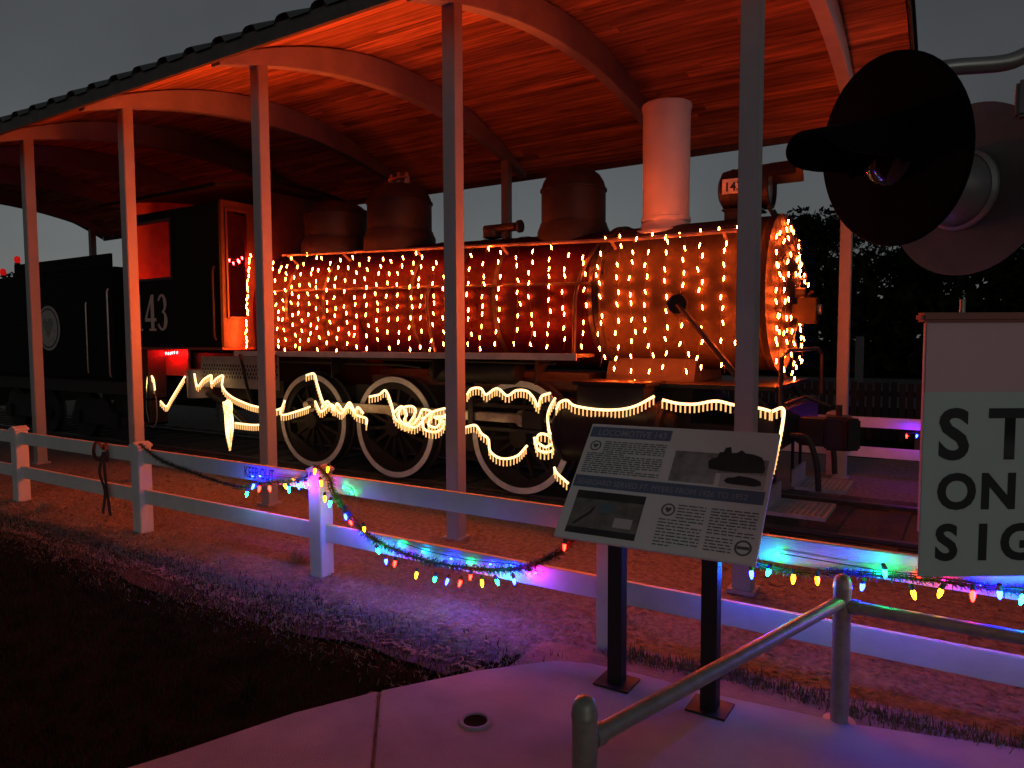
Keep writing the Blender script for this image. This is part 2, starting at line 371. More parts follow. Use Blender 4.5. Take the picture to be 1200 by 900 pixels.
door = part(MB().lathe([(.0,-1.46),(.25,-1.46),(.5,-1.50),(.52,-1.535)], (0,YC,BZ), 'X', 40), 'smokebox_door', 'smokebox_grey')
for a in range(8):
    c, s_ = math.cos(a*math.pi/4+.3), math.sin(a*math.pi/4+.3)
    part(MB().obox((-1.50, YC+.57*c, BZ+.57*s_), (.03,0,0), Vector((0,c,s_))*.06, Vector((0,-s_,c))*.022), 'door_clamp', 'loco_black', door, smooth=False)
part(MB().tube([(-1.46,YC,BZ),(-1.36,YC,BZ)], .05, 12), 'door_handle', 'loco_black', door)
# saddle under smokebox
part(MB().prism([(-.62,0),(.62,0),(.5,.55),(.35,.9),(-.35,.9),(-.5,.55)], (-3.35,YC,.95), (0,1,0), (0,0,1), (1.0,0,0)), 'saddle', 'loco_under', smooth=False)
# stack
st = part(MB().lathe([(.0,4.30),(.225,4.30),(.23,4.49),(.272,4.495),(.278,4.47),(.27,4.44),(.262,4.40),(.258,3.30),(.262,3.20),(.275,3.16),(.31,3.13),(.35,3.09),(.36,3.02),(.34,2.98)], (-2.86,YC,0), 'Z', 40), 'smokestack', 'stack_cream')
part(MB().lathe([(.262,3.25),(.275,3.245),(.275,3.205),(.265,3.20)], (-2.86,YC,0), 'Z', 40), 'base_ring', 'stack_cream', st)
part(MB().lathe([(.36,2.96),(.42,3.0),(.43,3.05),(.40,3.085),(.34,3.10)], (-2.86,YC,0), 'Z', 40), 'stack_base', 'stack_cream', st)
def dome(x, r, top, base, flare):
    h = top-base
    p = [(0,top),(r*.35,top-.012*1),(r*.62,top-h*.05),(r*.82,top-h*.13),(r*.94,top-h*.23),(r*.985,top-h*.30),(r*1.0,top-h*.34),(r*1.04,top-h*.345),(r*1.04,top-h*.375),(r,top-h*.38),(r,base+.12*h),(r*1.04,base+.115*h),(r*1.05,base+.08*h),(r*1.12,base),(r*flare,base-.12),(r*flare*1.02,base-.2)]
    return part(MB().lathe(p, (x,YC,0), 'Z', 40), 'dome', 'loco_black')
d1 = dome(-4.03, .39, 3.96, 3.20, 1.14)
d2 = dome(-6.80, .455, 4.10, 3.33, 1.12)
d3 = dome(-8.05, .47, 3.98, 3.34, 1.12)
for i, dx in enumerate((-.14, 0, .14)):
    part(MB().tube([(-6.80+dx,YC,4.05),(-6.80+dx,YC,4.15+.03*(i==1)),(-6.80+dx,YC,4.24+.02*(i==1))], [.035,.045,.025], 8), 'safety_valve', 'rod_steel', d2)
part(MB().tube([(-6.95,YC-.05,4.17),(-6.62,YC-.05,4.17)], .018, 6), 'valve_lever', 'rod_steel', d2)
# turret / generator between the domes
tb = MB().tube([(-5.15,YC-.1,3.2),(-5.15,YC-.1,3.3)], .12, 12).tube([(-5.25,YC-.12,3.31),(-4.78,YC-.12,3.31)], .055, 10).tube([(-4.9,YC-.12,3.16),(-4.9,YC-.12,3.36)], .03, 8).tube([(-4.74,YC-.12,3.31),(-4.70,YC-.12,3.31)], .08, 12)
part(tb, 'turbo_generator', 'loco_black')
# handrail with stanchions
def hz(x): return 2.94+.035*max(0, (-2.9-x))
hp = [(-1.75-.35*i, 7.06, hz(-1.75-.35*i)) for i in range(20)]
hr_ = part(MB().tube(hp, .02, 8), 'handrail', 'rod_steel')
for x in (-2.0,-3.2,-4.6,-5.9,-7.2,-8.3):
    part(MB().tube([(x,7.06,hz(x)),(x,7.25,hz(x)-.12)], .018, 8), 'stanchion', 'rod_steel', hr_)
# pipes on the boiler side
part(MB().tube(smooth_path([(-3.41,7.28,2.98),(-3.47,7.05,2.75),(-3.57,6.975,2.4),(-3.60,7.0,2.05),(-3.60,6.98,1.74)], 6), .022, 8), 'sand_pipe', 'loco_black')
part(MB().tube([(-8.8,6.92,2.62),(-3.4,6.98,2.50)], .016, 6), 'injector_pipe', 'loco_black')
part(MB().tube(smooth_path([(-5.6,7.0,2.62),(-5.62,6.93,2.35),(-5.6,6.98,1.95),(-5.5,6.95,1.74)], 6), .02, 8), 'feed_pipe', 'loco_black')
fl = part(MB().tube([(-2.42,7.02,2.24),(-2.42,6.94,2.24)], .10, 16), 'brace_flange', 'loco_black')
part(MB().tube([(-2.42,6.96,2.24),(-1.72,6.94,1.42),(-1.45,6.98,1.15)], .033, 8), 'pilot_brace', 'loco_black')
part(MB().tube([(-2.42,8.64,2.24),(-1.45,8.64,1.15)], .033, 8), 'pilot_brace', 'loco_black')
# headlamp
hl = part(MB().lathe([(0,-2.24),(.13,-2.24),(.2,-2.20),(.215,-2.12),(.222,-2.10),(.215,-2.08),(.215,-1.80),(.232,-1.79),(.232,-1.71),(.20,-1.705),(.19,-1.74)], (0,YC,3.475), 'X', 32), 'headlight', 'loco_black')
part(MB().lathe([(0,-1.735),(.12,-1.738),(.195,-1.745)], (0,YC,3.475), 'X', 28), 'lens', 'lens_glass', hl)
part(MB().lathe([(.235,-1.72),(.238,-1.44),(.228,-1.44),(.225,-1.72)], (0,YC,3.475), 'X', 20, R(15), R(165)), 'visor', 'loco_black', hl)
part(MB().box(-2.16,-1.90,YC-.245,YC-.222,3.40,3.55), 'number_plate', 'number_paint', hl, smooth=False)
text('143', 'plate_number', 'sign_letter', hl, (-2.14, YC-.2475, 3.425), (1,0,0), (0,0,1), .13, offset=.003, sx=.95)
part(MB().box(-2.16,-1.86,YC-.16,YC+.16,3.10,3.245).box(-2.18,-1.80,YC-.2,YC+.2,3.232,3.255), 'headlight_bracket', 'loco_black', smooth=False, bevel=.008)
part(MB().tube([(-1.72,YC-.12,3.25),(-1.62,YC-.14,3.08),(-1.60,YC-.14,2.9)], .02, 6).tube([(-1.72,YC+.12,3.25),(-1.62,YC+.14,3.08),(-1.60,YC+.14,2.9)], .02, 6), 'bracket_strut', 'loco_black')
# marker lamp on the smokebox front
mk = part(MB().box(-1.50,-1.36,7.66,7.74,2.10,2.24).box(-1.40,-1.22,7.60,7.78,2.04,2.30).tube([(-1.31,7.69,2.29),(-1.31,7.69,2.34),(-1.26,7.69,2.36)], .02, 6), 'number_bracket', 'smokebox_grey', smooth=False, bevel=.01)
part(MB().tube([(-1.22,7.69,2.18),(-1.19,7.69,2.18)], .055, 14), 'lens', 'lens_glass', mk)
# running boards
for sy, y0, y1 in ((-1, 6.60, 7.04), (1, 8.56, 9.0)):
    rb = part(MB().box(-8.95,-3.38,y0+.012,y1,1.70,1.735), 'running_board', 'loco_black', smooth=False)
    ye = y0 if sy < 0 else y1
    part(MB().box(-8.95,-3.375,ye-.006,ye+.011,1.672,1.745), 'board_edge', 'board_edge', rb, smooth=False)
    for x in (-8.4,-7.0,-5.3,-3.9):
        part(MB().prism([(0,0),(.38,0),(0,-.3)], (x, y0+.03 if sy < 0 else y1-.03, 1.698), (0,-sy,0), (0,0,1), (.02,0,0)), 'bracket', 'loco_black', rb, smooth=False)
# air reservoir and pipes below the board
part(MB().lathe([(0,-5.55),(.12,-5.53),(.16,-5.47),(.16,-4.35),(.12,-4.29),(0,-4.27)], (0,6.96,1.53), 'X', 20), 'air_reservoir', 'loco_black')
part(MB().tube([(-8.9,6.85,1.60),(-6.0,6.85,1.58),(-5.7,6.9,1.55)], .018, 6).tube([(-7.6,6.8,1.66),(-3.7,6.75,1.63)], .014, 6), 'air_line', 'loco_under')
# frame
for y in (7.24, 8.36):
    part(MB().box(-9.2,-1.5,y-.05,y+.05,.78,1.02).box(-8.9,-3.3,y-.05,y+.05,1.32,1.42).box(-7.1,-6.85,y-.05,y+.05,.5,1.4).box(-5.5,-5.1,y-.05,y+.05,.5,1.4).box(-8.9,-8.6,y-.05,y+.05,.5,1.4), 'frame_bar', 'loco_under', smooth=False)
part(MB().box(-9.0,-3.6,7.35,8.25,.35,1.5), 'ash_pan', 'loco_under', smooth=False)
# driving wheels
WZ, WR = RT+.66, .66
CR = .27; CA = R(62)
px, pz = CR*math.cos(CA), CR*math.sin(CA)
def wheel(x, y, s, detail=True):
    w = part(MB().lathe([(.115,y-s*.075),(.125,y-s*.06),(.125,y+s*.12),(0,y+s*.12)], (x,0,WZ), 'Y', 24).lathe([(0,y-s*.075),(.115,y-s*.075)], (x,0,WZ), 'Y', 24).lathe([(.50,y-s*.015),(.585,y-s*.015),(.585,y+s*.11),(.50,y+s*.11),(.50,y-s*.015)], (x,0,WZ), 'Y', 48), 'driving_wheel', 'loco_black')
    part(MB().lathe([(.587,y+s*.11),(.587,y-s*.028),(.598,y-s*.034),(.655,y-s*.034),(.662,y-s*.022),(.662,y+s*.10),(.695,y+s*.112),(.69,y+s*.14),(.587,y+s*.14)], (x,0,WZ), 'Y', 64), 'tyre', 'loco_under', w)
    part(MB().lathe([(.590,y-s*.034),(.590,y-s*.039),(.659,y-s*.039),(.661,y-s*.030)], (x,0,WZ), 'Y', 64), 'painted_rim', 'tyre_white', w)
    if detail:
        for k in range(14):
            a = 2*math.pi*k/14+.1; c, q = math.cos(a), math.sin(a)
            part(MB().bar((x+.10*c, y+s*.02, WZ+.10*q), (x+.52*c, y+s*.03, WZ+.52*q), .045, .05, up=(0,1,0)), 'spoke', 'loco_black', w, smooth=False, bevel=.008)
        a0 = CA+math.pi; pol = [(.51*math.cos(a0+t), .51*math.sin(a0+t)) for t in [(-.75+.1*i) for i in range(16)]]
        part(MB().prism(pol, (x, y-s*.03, WZ), (1,0,0), (0,0,1), (0,s*.09,0)), 'counterweight', 'loco_black', w, smooth=False)
        part(MB().tube([(x+px, y-s*.01, WZ+pz), (x+px, y-s*.26, WZ+pz)], .055, 14), 'crank_pin', 'rod_steel', w)
    return w
WX = (-7.75, -6.22, -4.30)
for x in WX: wheel(x, 7.0, 1); wheel(x, 8.6, -1)
for x in WX: part(MB().tube([(x,7.0,WZ),(x,8.6,WZ)], .09, 14), 'axle', 'loco_under')
y = 6.86
for a, b in ((WX[0], WX[1]), (WX[1], WX[2])):
    yy = y if a == WX[0] else y-.001
    part(MB().box(a+px+.08, b+px-.08, y-.02, y+.02, WZ+pz-.055, WZ+pz+.055), 'side_rod', 'rod_steel', bevel=.01, smooth=False)
for x in WX:
    part(MB().tube([(x+px,y-.032,WZ+pz),(x+px,y+.032,WZ+pz)], .10, 20), 'rod_bearing', 'rod_steel')
mr0 = (WX[1]+px, 6.79, WZ+pz); mr1 = (-3.95, 6.79, 1.0)
part(MB().bar(mr0, mr1, .04, .10), 'main_rod', 'rod_steel', bevel=.01, smooth=False)
part(MB().box(-4.12,-3.86,6.72,6.90,.90,1.10), 'crosshead', 'loco_black', bevel=.012, smooth=False)
part(MB().box(-4.85,-3.62,6.76,6.84,1.115,1.155).box(-4.85,-3.62,6.76,6.84,.845,.885).box(-4.87,-4.80,6.74,7.1,.82,1.20), 'crosshead_guide', 'loco_black', smooth=False)
part(MB().tube([(-3.9,6.80,1.0),(-3.5,6.80,1.0)], .03, 10), 'piston_rod', 'rod_steel')
# cylinders
for s, yc in ((1, 6.80), (-1, 8.80)):
    cy = part(MB().lathe([(0,-3.60),(.33,-3.60),(.35,-3.56),(.35,-3.52),(.335,-3.51),(.335,-2.56),(.35,-2.55),(.35,-2.48),(.31,-2.46),(.30,-2.45),(0,-2.45)], (0,yc,.92), 'X', 36), 'cylinder', 'loco_black')
    part(MB().lathe([(0,-2.35),(.10,-2.36),(.14,-2.40),(.15,-2.455)], (0,yc,1.02), 'X', 24), 'cylinder_cover', 'smokebox_grey', cy)
    part(MB().box(-3.35,-2.62,yc-.24,yc+.3,1.13,1.42), 'valve_chest', 'loco_black', bevel=.012, smooth=False)
    part(MB().box(-3.39,-2.58,yc-.28,yc+.3,1.421,1.462), 'chest_lid', 'loco_black', bevel=.008, smooth=False)
# perforated step panels beside the firebox
lat = part(MB().box(-9.75,-8.0,6.60,6.615,1.20,1.665), 'side_panel', 'lattice_grey', smooth=False)
dm = MB()
for i in range(26):
    for j in range(3):
        dm.obox((-9.68+.064*i+(.032 if j % 2 else 0), 6.597, 1.42+.066*j), (.020,0,.0), (0,.002,0), (.0,0,.032))
    for j in range(3):
        pass
dmm = MB()
for i in range(27):
    for j in range(4):
        cx_, cz_ = -9.70+.063*i+(.031 if j % 2 else 0), 1.36+.055*j
        if cx_ < -8.03: dmm.prism([(0,-.03),(.021,0),(0,.03),(-.021,0)], (cx_,6.598,cz_), (1,0,0), (0,0,1), (0,.004,0))
part(dmm, 'perforation', 'loco_black', lat, smooth=False, kind='stuff')
part(MB().tube([(-8.75,6.55,1.70),(-8.62,6.55,1.25),(-8.5,6.56,.95)], .022, 8), 'drain_rod', 'loco_black')
part(MB().tube(smooth_path([(-7.98,6.55,1.70),(-8.05,6.54,1.35),(-8.12,6.56,1.05)], 5), .02, 8), 'drain_hose', 'rubber')
# pilot deck, buffer beam, coupler, footboards
part(MB().box(-3.2,-1.45,6.9,8.7,1.40,1.44), 'pilot_deck', 'loco_black', smooth=False)
bb = part(MB().box(-1.62,-1.40,6.62,8.98,.84,1.22), 'buffer_beam', 'loco_black', bevel=.012, smooth=False)
cp = part(MB().box(-1.40,-1.12,YC-.13,YC+.13,.80,1.08).obox((-1.02,YC,.94), (.13,.02,0), (-.02,.14,0), (0,0,.17)).obox((-.90,YC-.09,.94), (.06,.05,0), (-.04,.05,0), (0,0,.16)), 'coupler', 'loco_black', bevel=.02, smooth=False)
part(MB().tube([(-1.02,YC,1.08),(-1.02,YC,1.22)], .03, 8), 'coupler_pin', 'loco_black', cp)
part(MB().tube([(-1.33,6.72,1.12),(-1.33,6.72,1.30),(-1.33,YC-.1,1.30),(-1.1,YC,1.2)], .016, 6), 'uncoupling_lever', 'loco_black')
part(MB().tube([(-1.36,6.7,1.25),(-1.36,6.7,1.72),(-1.36,7.0,1.78),(-1.36,8.6,1.78),(-1.36,8.9,1.72),(-1.36,8.9,1.25)], .02, 8), 'front_handrail', 'loco_black')
for yy in (7.25, 8.3):
    part(MB().tube(smooth_path([(-1.38,yy,.95),(-1.22,yy,.93),(-1.14,yy+.03,.7),(-1.12,yy+.06,.42)], 5), .028, 8), 'air_hose', 'rubber')
for y0, y1 in ((6.80, 7.45), (8.12, 8.78)):
    fb = part(MB().box(-1.52,-1.49,y0,y1,.28,.46), 'footboard', 'galv_grate', smooth=False)
    part(MB().box(-1.488,-.98,y0,y0+.02,.25,.285).box(-1.488,-.98,y1-.02,y1,.25,.285).box(-1.0,-.98,y0+.021,y1-.021,.25,.285).box(-1.488,-1.468,y0+.021,y1-.021,.25,.285), 'tread_frame', 'galv_grate', fb, smooth=False)
    gm = MB()
    for i in range(9): gm.box(-1.425+.052*i,-1.412+.052*i,y0+.021,y1-.021,.262,.281)
    for j in range(12): gm.box(-1.467,-1.001,y0+.053*(j+1)-.01,y0+.053*(j+1)+.003,.261,.2795)
    part(gm, 'grating', 'galv_grate', fb, smooth=False, kind='stuff')
    for yy in (y0+.1, y1-.12):
        part(MB().box(-1.55,-1.52,yy,yy+.03,.30,.90), 'hanger', 'loco_black', fb, smooth=False)
# cab
CY0, CY1, CX0, CX1 = 6.40, 9.20, -11.30, -8.95
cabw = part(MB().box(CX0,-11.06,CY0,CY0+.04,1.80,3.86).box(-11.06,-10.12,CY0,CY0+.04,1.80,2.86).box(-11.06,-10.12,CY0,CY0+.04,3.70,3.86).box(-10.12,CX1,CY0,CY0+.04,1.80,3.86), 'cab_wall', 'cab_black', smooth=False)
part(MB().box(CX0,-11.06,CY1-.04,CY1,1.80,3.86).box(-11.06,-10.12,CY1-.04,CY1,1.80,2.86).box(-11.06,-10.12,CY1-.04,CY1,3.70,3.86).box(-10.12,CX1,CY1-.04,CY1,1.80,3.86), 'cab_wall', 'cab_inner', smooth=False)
part(MB().box(-11.10,-10.08,CY0-.015,CY0+.02,2.82,2.86).box(-11.10,-10.08,CY0-.015,CY0+.02,3.70,3.74).box(-11.10,-11.06,CY0-.015,CY0+.02,2.861,3.699).box(-10.12,-10.08,CY0-.015,CY0+.02,2.861,3.699), 'window_frame', 'cab_wood', cabw, smooth=False)
# cab front sheet with a tall door-window beside the boiler on each side
for a, b, c, d in ((6.4405, 6.53, 6.86, 7.25), (9.1595, 9.07, 8.74, 8.35)):
    y0, y1, y2, y3 = (a, b, c, d) if a < d else (d, c, b, a)
    f_ = part(MB().box(CX1-.04,CX1,y0,y1,1.80,3.90).box(CX1-.04,CX1,y1,y2,1.80,2.24).box(CX1-.04,CX1,y1,y2,3.76,3.90).box(CX1-.04,CX1,y2,y3,1.80,3.90), 'cab_front', 'cab_wood', smooth=False)
    part(MB().box(CX1,CX1+.02,y1-.03,y1,2.22,3.78).box(CX1,CX1+.02,y2,y2+.03,2.22,3.78).box(CX1,CX1+.02,y1,y2,2.21,2.24).box(CX1,CX1+.02,y1,y2,3.76,3.79), 'door_frame', 'cab_wood', f_, smooth=False)
part(MB().prism([(7.2505,3.0),(8.3495,3.0),(8.3495,4.15),(7.2505,4.15)], (CX1-.04,0,0), (0,1,0), (0,0,1), (.04,0,0)), 'cab_front', 'cab_wood', smooth=False)
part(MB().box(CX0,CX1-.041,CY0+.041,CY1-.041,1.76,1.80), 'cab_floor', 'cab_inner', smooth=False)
ys = [6.22+(9.38-6.22)*i/20 for i in range(21)]
def rz(y): return 4.24-.17*((y-YC)/1.4)**2
part(MB().prism([(y, rz(y)) for y in ys]+[(y, rz(y)+.05) for y in reversed(ys)], (-11.75,0,0), (0,1,0), (0,0,1), (3.0,0,0)), 'cab_roof', 'cab_black', smooth=False)
part(MB().prism([(6.401,3.861),(9.199,3.861)]+[(y, rz(y)-.004) for y in reversed([6.401+2.798*i/12 for i in range(13)])], (CX0,0,0), (0,1,0), (0,0,1), (.04,0,0)), 'roof_gusset', 'cab_inner', smooth=False)
part(MB().tube([(-9.02,6.36,1.9),(-9.02,6.33,1.95),(-9.02,6.33,2.9),(-9.02,6.36,2.95)], .018, 8), 'grab_iron', 'loco_black', cabw)
# number 143 on the cab side: one, four, three with thick stems and slab serifs
nx, nz, nh = -11.10, 2.05, .56
def digit(polys, x0, name):
    mb = MB()
    for k, p in enumerate(polys): mb.prism([(a, b*nh) for a, b in p], (x0, CY0-.006-.0007*k, nz), (1,0,0), (0,0,1), (0,.005,0))
    return part(mb, name, 'number_paint', cabw, smooth=False)
digit([[(.07,.06),(.14,.06),(.14,1),(.11,1),(.07,.93)],[(.02,0),(.19,0),(.19,.06),(.02,.06)],[(.0,.84),(.07,.88),(.07,.93),(.0,.88)]], nx, 'painted_digit')
digit([[(.15,.06),(.23,.06),(.23,1),(.19,1),(.15,.93)],[(.10,0),(.28,0),(.28,.06),(.10,.06)],[(-.01,.26),(.29,.26),(.29,.35),(-.01,.35)],[(-.01,.35),(.04,.35),(.19,.95),(.17,1)]], nx+.27, 'painted_digit')
arc = lambda cx, cy, rx, ry, a0, a1, w0, w1, n=14: [(cx+rx*math.cos(R(a0+(a1-a0)*i/n)), cy+ry*math.sin(R(a0+(a1-a0)*i/n))) for i in range(n+1)]+[(cx+(rx-(w0+(w1-w0)*math.sin(math.pi*i/n)))*math.cos(R(a0+(a1-a0)*i/n)), cy+(ry-.06)*math.sin(R(a0+(a1-a0)*i/n))) for i in range(n, -1, -1)]
digit([arc(.12,.745,.115,.255,160,-90,.03,.075), arc(.12,.275,.13,.275,90,-160,.03,.085)], nx+.60, 'painted_digit')
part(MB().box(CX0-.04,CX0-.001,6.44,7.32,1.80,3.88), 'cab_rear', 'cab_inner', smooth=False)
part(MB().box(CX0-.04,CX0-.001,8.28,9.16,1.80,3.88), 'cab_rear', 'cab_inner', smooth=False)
# gear below the cab
part(MB().box(-11.15,-10.45,6.85,6.89,1.33,1.755), 'under_cab_plate', 'cab_inner', smooth=False)  # backing plate added to catch the red light of the hidden string
part(MB().box(-10.44,-9.1,6.95,7.0,1.0,1.70), 'under_cab_plate', 'loco_under', smooth=False)
part(MB().tube([(-9.95,6.7,1.02),(-9.95,6.7,1.45)], .18, 18), 'injector', 'lattice_grey')
part(MB().box(-11.25,-10.9,6.45,6.75,.55,.58).box(-11.25,-10.9,6.45,6.75,.95,.98).box(-11.25,-11.22,6.45,6.75,.55,1.75).box(-10.93,-10.9,6.45,6.75,.55,1.75), 'cab_step', 'loco_under', smooth=False)
part(MB().tube(smooth_path([(-9.6,6.6,1.1),(-9.0,6.55,.9),(-8.6,6.6,.62)], 5), .04, 8), 'suction_pipe', 'loco_under')

# tender
te = thing('tender', 'black coal tender with round pale emblem, coupled behind the cab', 'tender', (-14.6, YC, RT))
tk = part(MB().box(-17.6,-11.75,6.42,9.18,1.22,3.12), 'tank', 'cab_black', te, bevel=.06)
part(MB().box(-15.2,-11.9,6.46,6.50,3.121,3.34).box(-15.2,-11.9,9.10,9.14,3.121,3.34).box(-15.24,-15.201,6.46,9.14,3.121,3.34), 'coal_board', 'cab_black', te, smooth=False)
part(MB().box(-17.75,-11.6,6.5,9.1,1.0,1.219), 'deck_frame', 'loco_under', te, smooth=False)
rv = MB()
for i in range(58):
    for z in (1.30, 2.2, 3.02): rv.box(-17.45+.1*i-.008,-17.45+.1*i+.008,6.412,6.421,z-.008,z+.008)
part(rv, 'rivet_row', 'cab_black', tk, smooth=False, kind='stuff')
em = part(MB().lathe([(0,0),(.40,0),(.405,.004),(.405,.01)], (-13.93,6.405,2.13), 'Y', 40), 'emblem', 'emblem_paint', te)
part(MB().lathe([(.335,-.003),(.355,-.003),(.355,.001),(.335,.001),(.335,-.003)], (-13.93,6.405,2.13), 'Y', 40), 'emblem_ring', 'cab_black', em, smooth=False)
hp_ = [(.0,-.24),(-.2,.02),(-.22,.13),(-.15,.21),(-.06,.2),(0,.12),(.06,.2),(.15,.21),(.22,.13),(.2,.02)]
part(MB().prism([(a*.8, b*.8) for a, b in hp_], (-13.93,6.401,2.14), (1,0,0), (0,0,1), (0,.003,0)), 'emblem_heart', 'photo_map', em, smooth=False)
for a, b in ((-16.9,-15.1), (-14.2,-12.4)):
    tkf = part(MB().box(a,b,6.88,6.96,.38,.55).prism([(.35,.55),(1.45,.55),(1.2,.85),(.6,.85)], (a,6.88,0), (1,0,0), (0,0,1), (0,.08,0)), 'truck_frame', 'loco_under', te, smooth=False)
    for x in (a+.25, b-.25):
        part(MB().lathe([(0,6.99),(.36,6.99),(.42,7.0),(.42,7.1),(.45,7.13),(0,7.13)], (x,0,RT+.42), 'Y', 32), 'truck_wheel', 'loco_under', te)
        part(MB().box(x-.11,x+.11,6.83,6.88,.36,.62), 'journal_box', 'loco_black', te, smooth=False, bevel=.01)
part(MB().tube([(-11.85,6.38,1.3),(-11.85,6.36,1.35),(-11.85,6.36,2.7),(-11.85,6.38,2.75)], .016, 6), 'grab_iron', 'rod_steel', te)
part(MB().tube([(-12.55,6.38,1.35),(-12.55,6.37,1.4),(-12.55,6.37,2.5),(-12.55,6.38,2.55)], .012, 6), 'grab_iron', 'rod_steel', te)

# ------------------------------------------------------------------ amber lights on the locomotive
def spindle(r, l, n=6):
    mb = MB(); mb.lathe([(0,0),(r*.7,-l*.06),(r,-l*.3),(r*.85,-l*.65),(r*.45,-l*.92),(0,-l)], (0,0,0), 'Z', n); return mb
def bulb_mesh(name, r, l, m):
    o = spindle(r, l).build(name, m, origin=(0,0,0)); me = o.data; bpy.data.objects.remove(o); return me
ME_A = bulb_mesh('bulb', .0062, .052, 'lamp_amber'); ME_R = bulb_mesh('bulb', .011, .05, 'lamp_red')
def strand(name, label, cat, pts, spacing, me, group, wire='wire_dark', wr=.0018, jit=.026, off=0, hang=True):
    P = smooth_path(pts, 6); root = thing(name, label, cat, P[0], group)
    MB().tube(P, wr, 5).build('wire', wire, root)
    acc = -off
    for a, b in zip(P, P[1:]):
        seg = (b-a).length
        while acc <= seg:
            if acc >= 0:
                q = a.lerp(b, acc/seg)+Vector((random.uniform(-jit,jit), random.uniform(-.004,.002), random.uniform(-jit,jit)))
                place('bulb', me, q, root, (random.uniform(-.3,.3), random.uniform(-.3,.3), 0))
            acc += spacing*random.uniform(.72, 1.28)
        acc -= seg
    return root
x = -1.80; i = 0
while x > -8.75:
    xx = x+random.uniform(-.02,.02); z0 = hz(xx)
    if xx > -3.35:    # over the grey smokebox: follow its curve lower down
        pts = [(xx,7.05,z0),(xx+random.uniform(-.02,.02),6.975,2.62),(xx+random.uniform(-.03,.03),6.965,2.3),(xx+random.uniform(-.04,.04),6.985,2.0),(xx+random.uniform(-.04,.04),7.05,1.74),(xx+random.uniform(-.04,.04),7.0,1.5+random.uniform(-.05,.1))]
        strand('light_string', 'string of amber mini lights hanging down the grey smokebox side', 'light string', pts, .142, ME_A, 'light strings on the smokebox side', off=random.uniform(0,.1))
        x -= .19*random.uniform(.88,1.12)
    else:
        r = YC-br(xx)-.035
        pts = [(xx,7.05,z0),(xx+random.uniform(-.02,.02),min(r,6.99)-.0,2.72),(xx+random.uniform(-.03,.03),r,2.36),(xx+random.uniform(-.03,.03),r+.01,2.05),(xx+random.uniform(-.03,.03),6.90,1.745+random.uniform(0,.05))]
        strand('light_string', 'string of amber mini lights hanging down the dark boiler side above the running board', 'light string', pts, .137, ME_A, 'light strings on the boiler side', off=random.uniform(0,.1))
        x -= (.205 if x > -5.2 else .172)*random.uniform(.88,1.12)
for k, dy in enumerate((-.66,-.52,-.36,-.2,-.02,.16,.34,.52,.66)):
    h = math.sqrt(max(.02, .80**2-dy*dy)); top, bot = BZ+h, max(1.5, BZ-h-.1)
    xf = [(-1.55, YC+dy, top+.01)]+[(-1.50+random.uniform(-.02,.03), YC+dy+random.uniform(-.04,.04), top+(bot-top)*t) for t in (.2,.4,.6,.8,1)]
    strand('light_string', 'string of amber mini lights hanging across the round smokebox front', 'light string', xf, .135, ME_A, 'light strings on the smokebox front', off=random.uniform(0,.1))
strand('light_string', 'bunched amber light string hanging beside the cab front at the rear of the boiler', 'light string', [(-8.86,6.84,3.16),(-8.84,6.78,2.7),(-8.82,6.74,2.3),(-8.80,6.70,1.8)], .06, ME_A, None, jit=.02)
strand('light_string', 'amber light string running along the smokebox handrail from stack to headlight', 'light string', [(-1.75,7.06,2.99),(-2.5,7.05,2.97),(-3.3,7.05,3.0)], .16, ME_A, None, jit=.02)
strand('light_string', 'red light string strung across inside the cab behind its front door window', 'light string', [(-9.05,6.55,3.16),(-9.1,6.7,3.08),(-9.05,6.9,3.12)], .05, ME_R, None, jit=.03)
strand('light_string', 'red light string lying along the inside of the cab side window sill', 'light string', [(-10.3,6.55,2.78),(-10.6,6.56,2.74),(-10.95,6.55,2.78)], .11, ME_R, None, jit=.02)
strand('light_string', 'short red light string added unseen under the cab floor to redden the plate behind it', 'light string', [(-10.55,6.74,1.73),(-10.75,6.74,1.72),(-10.98,6.74,1.73)], .07, ME_R, None, jit=.01)  # hidden string added to make the red glow below the cab
strand('light_string', 'red light string lying in the coal bunker of the tender', 'light string', [(-14.6,7.6,3.2),(-13.8,7.8,3.22),(-12.9,7.7,3.2)], .5, ME_R, None, jit=.02)
for xx, zz in ((-15.15,3.36),(-15.75,3.16)):
    ln = thing('marker_lamp', 'small glowing red lamp standing on the top edge of the tender, '+('on the coal board' if zz > 3.3 else 'beside the coal board'), 'lamp', (xx,6.48,zz-.02))
    MB().lathe([(0,0),(.05,0),(.05,.03),(.03,.035)], (xx,6.48,zz-.02), 'Z', 14).build('lamp_base', 'loco_black', ln)
    MB().lathe([(0,.035),(.04,.036),(.055,.09),(.045,.15),(0,.17)], (xx,6.48,zz-.02), 'Z', 14).build('lens', emit('marker_red', (1,.01,.008), .35), ln)

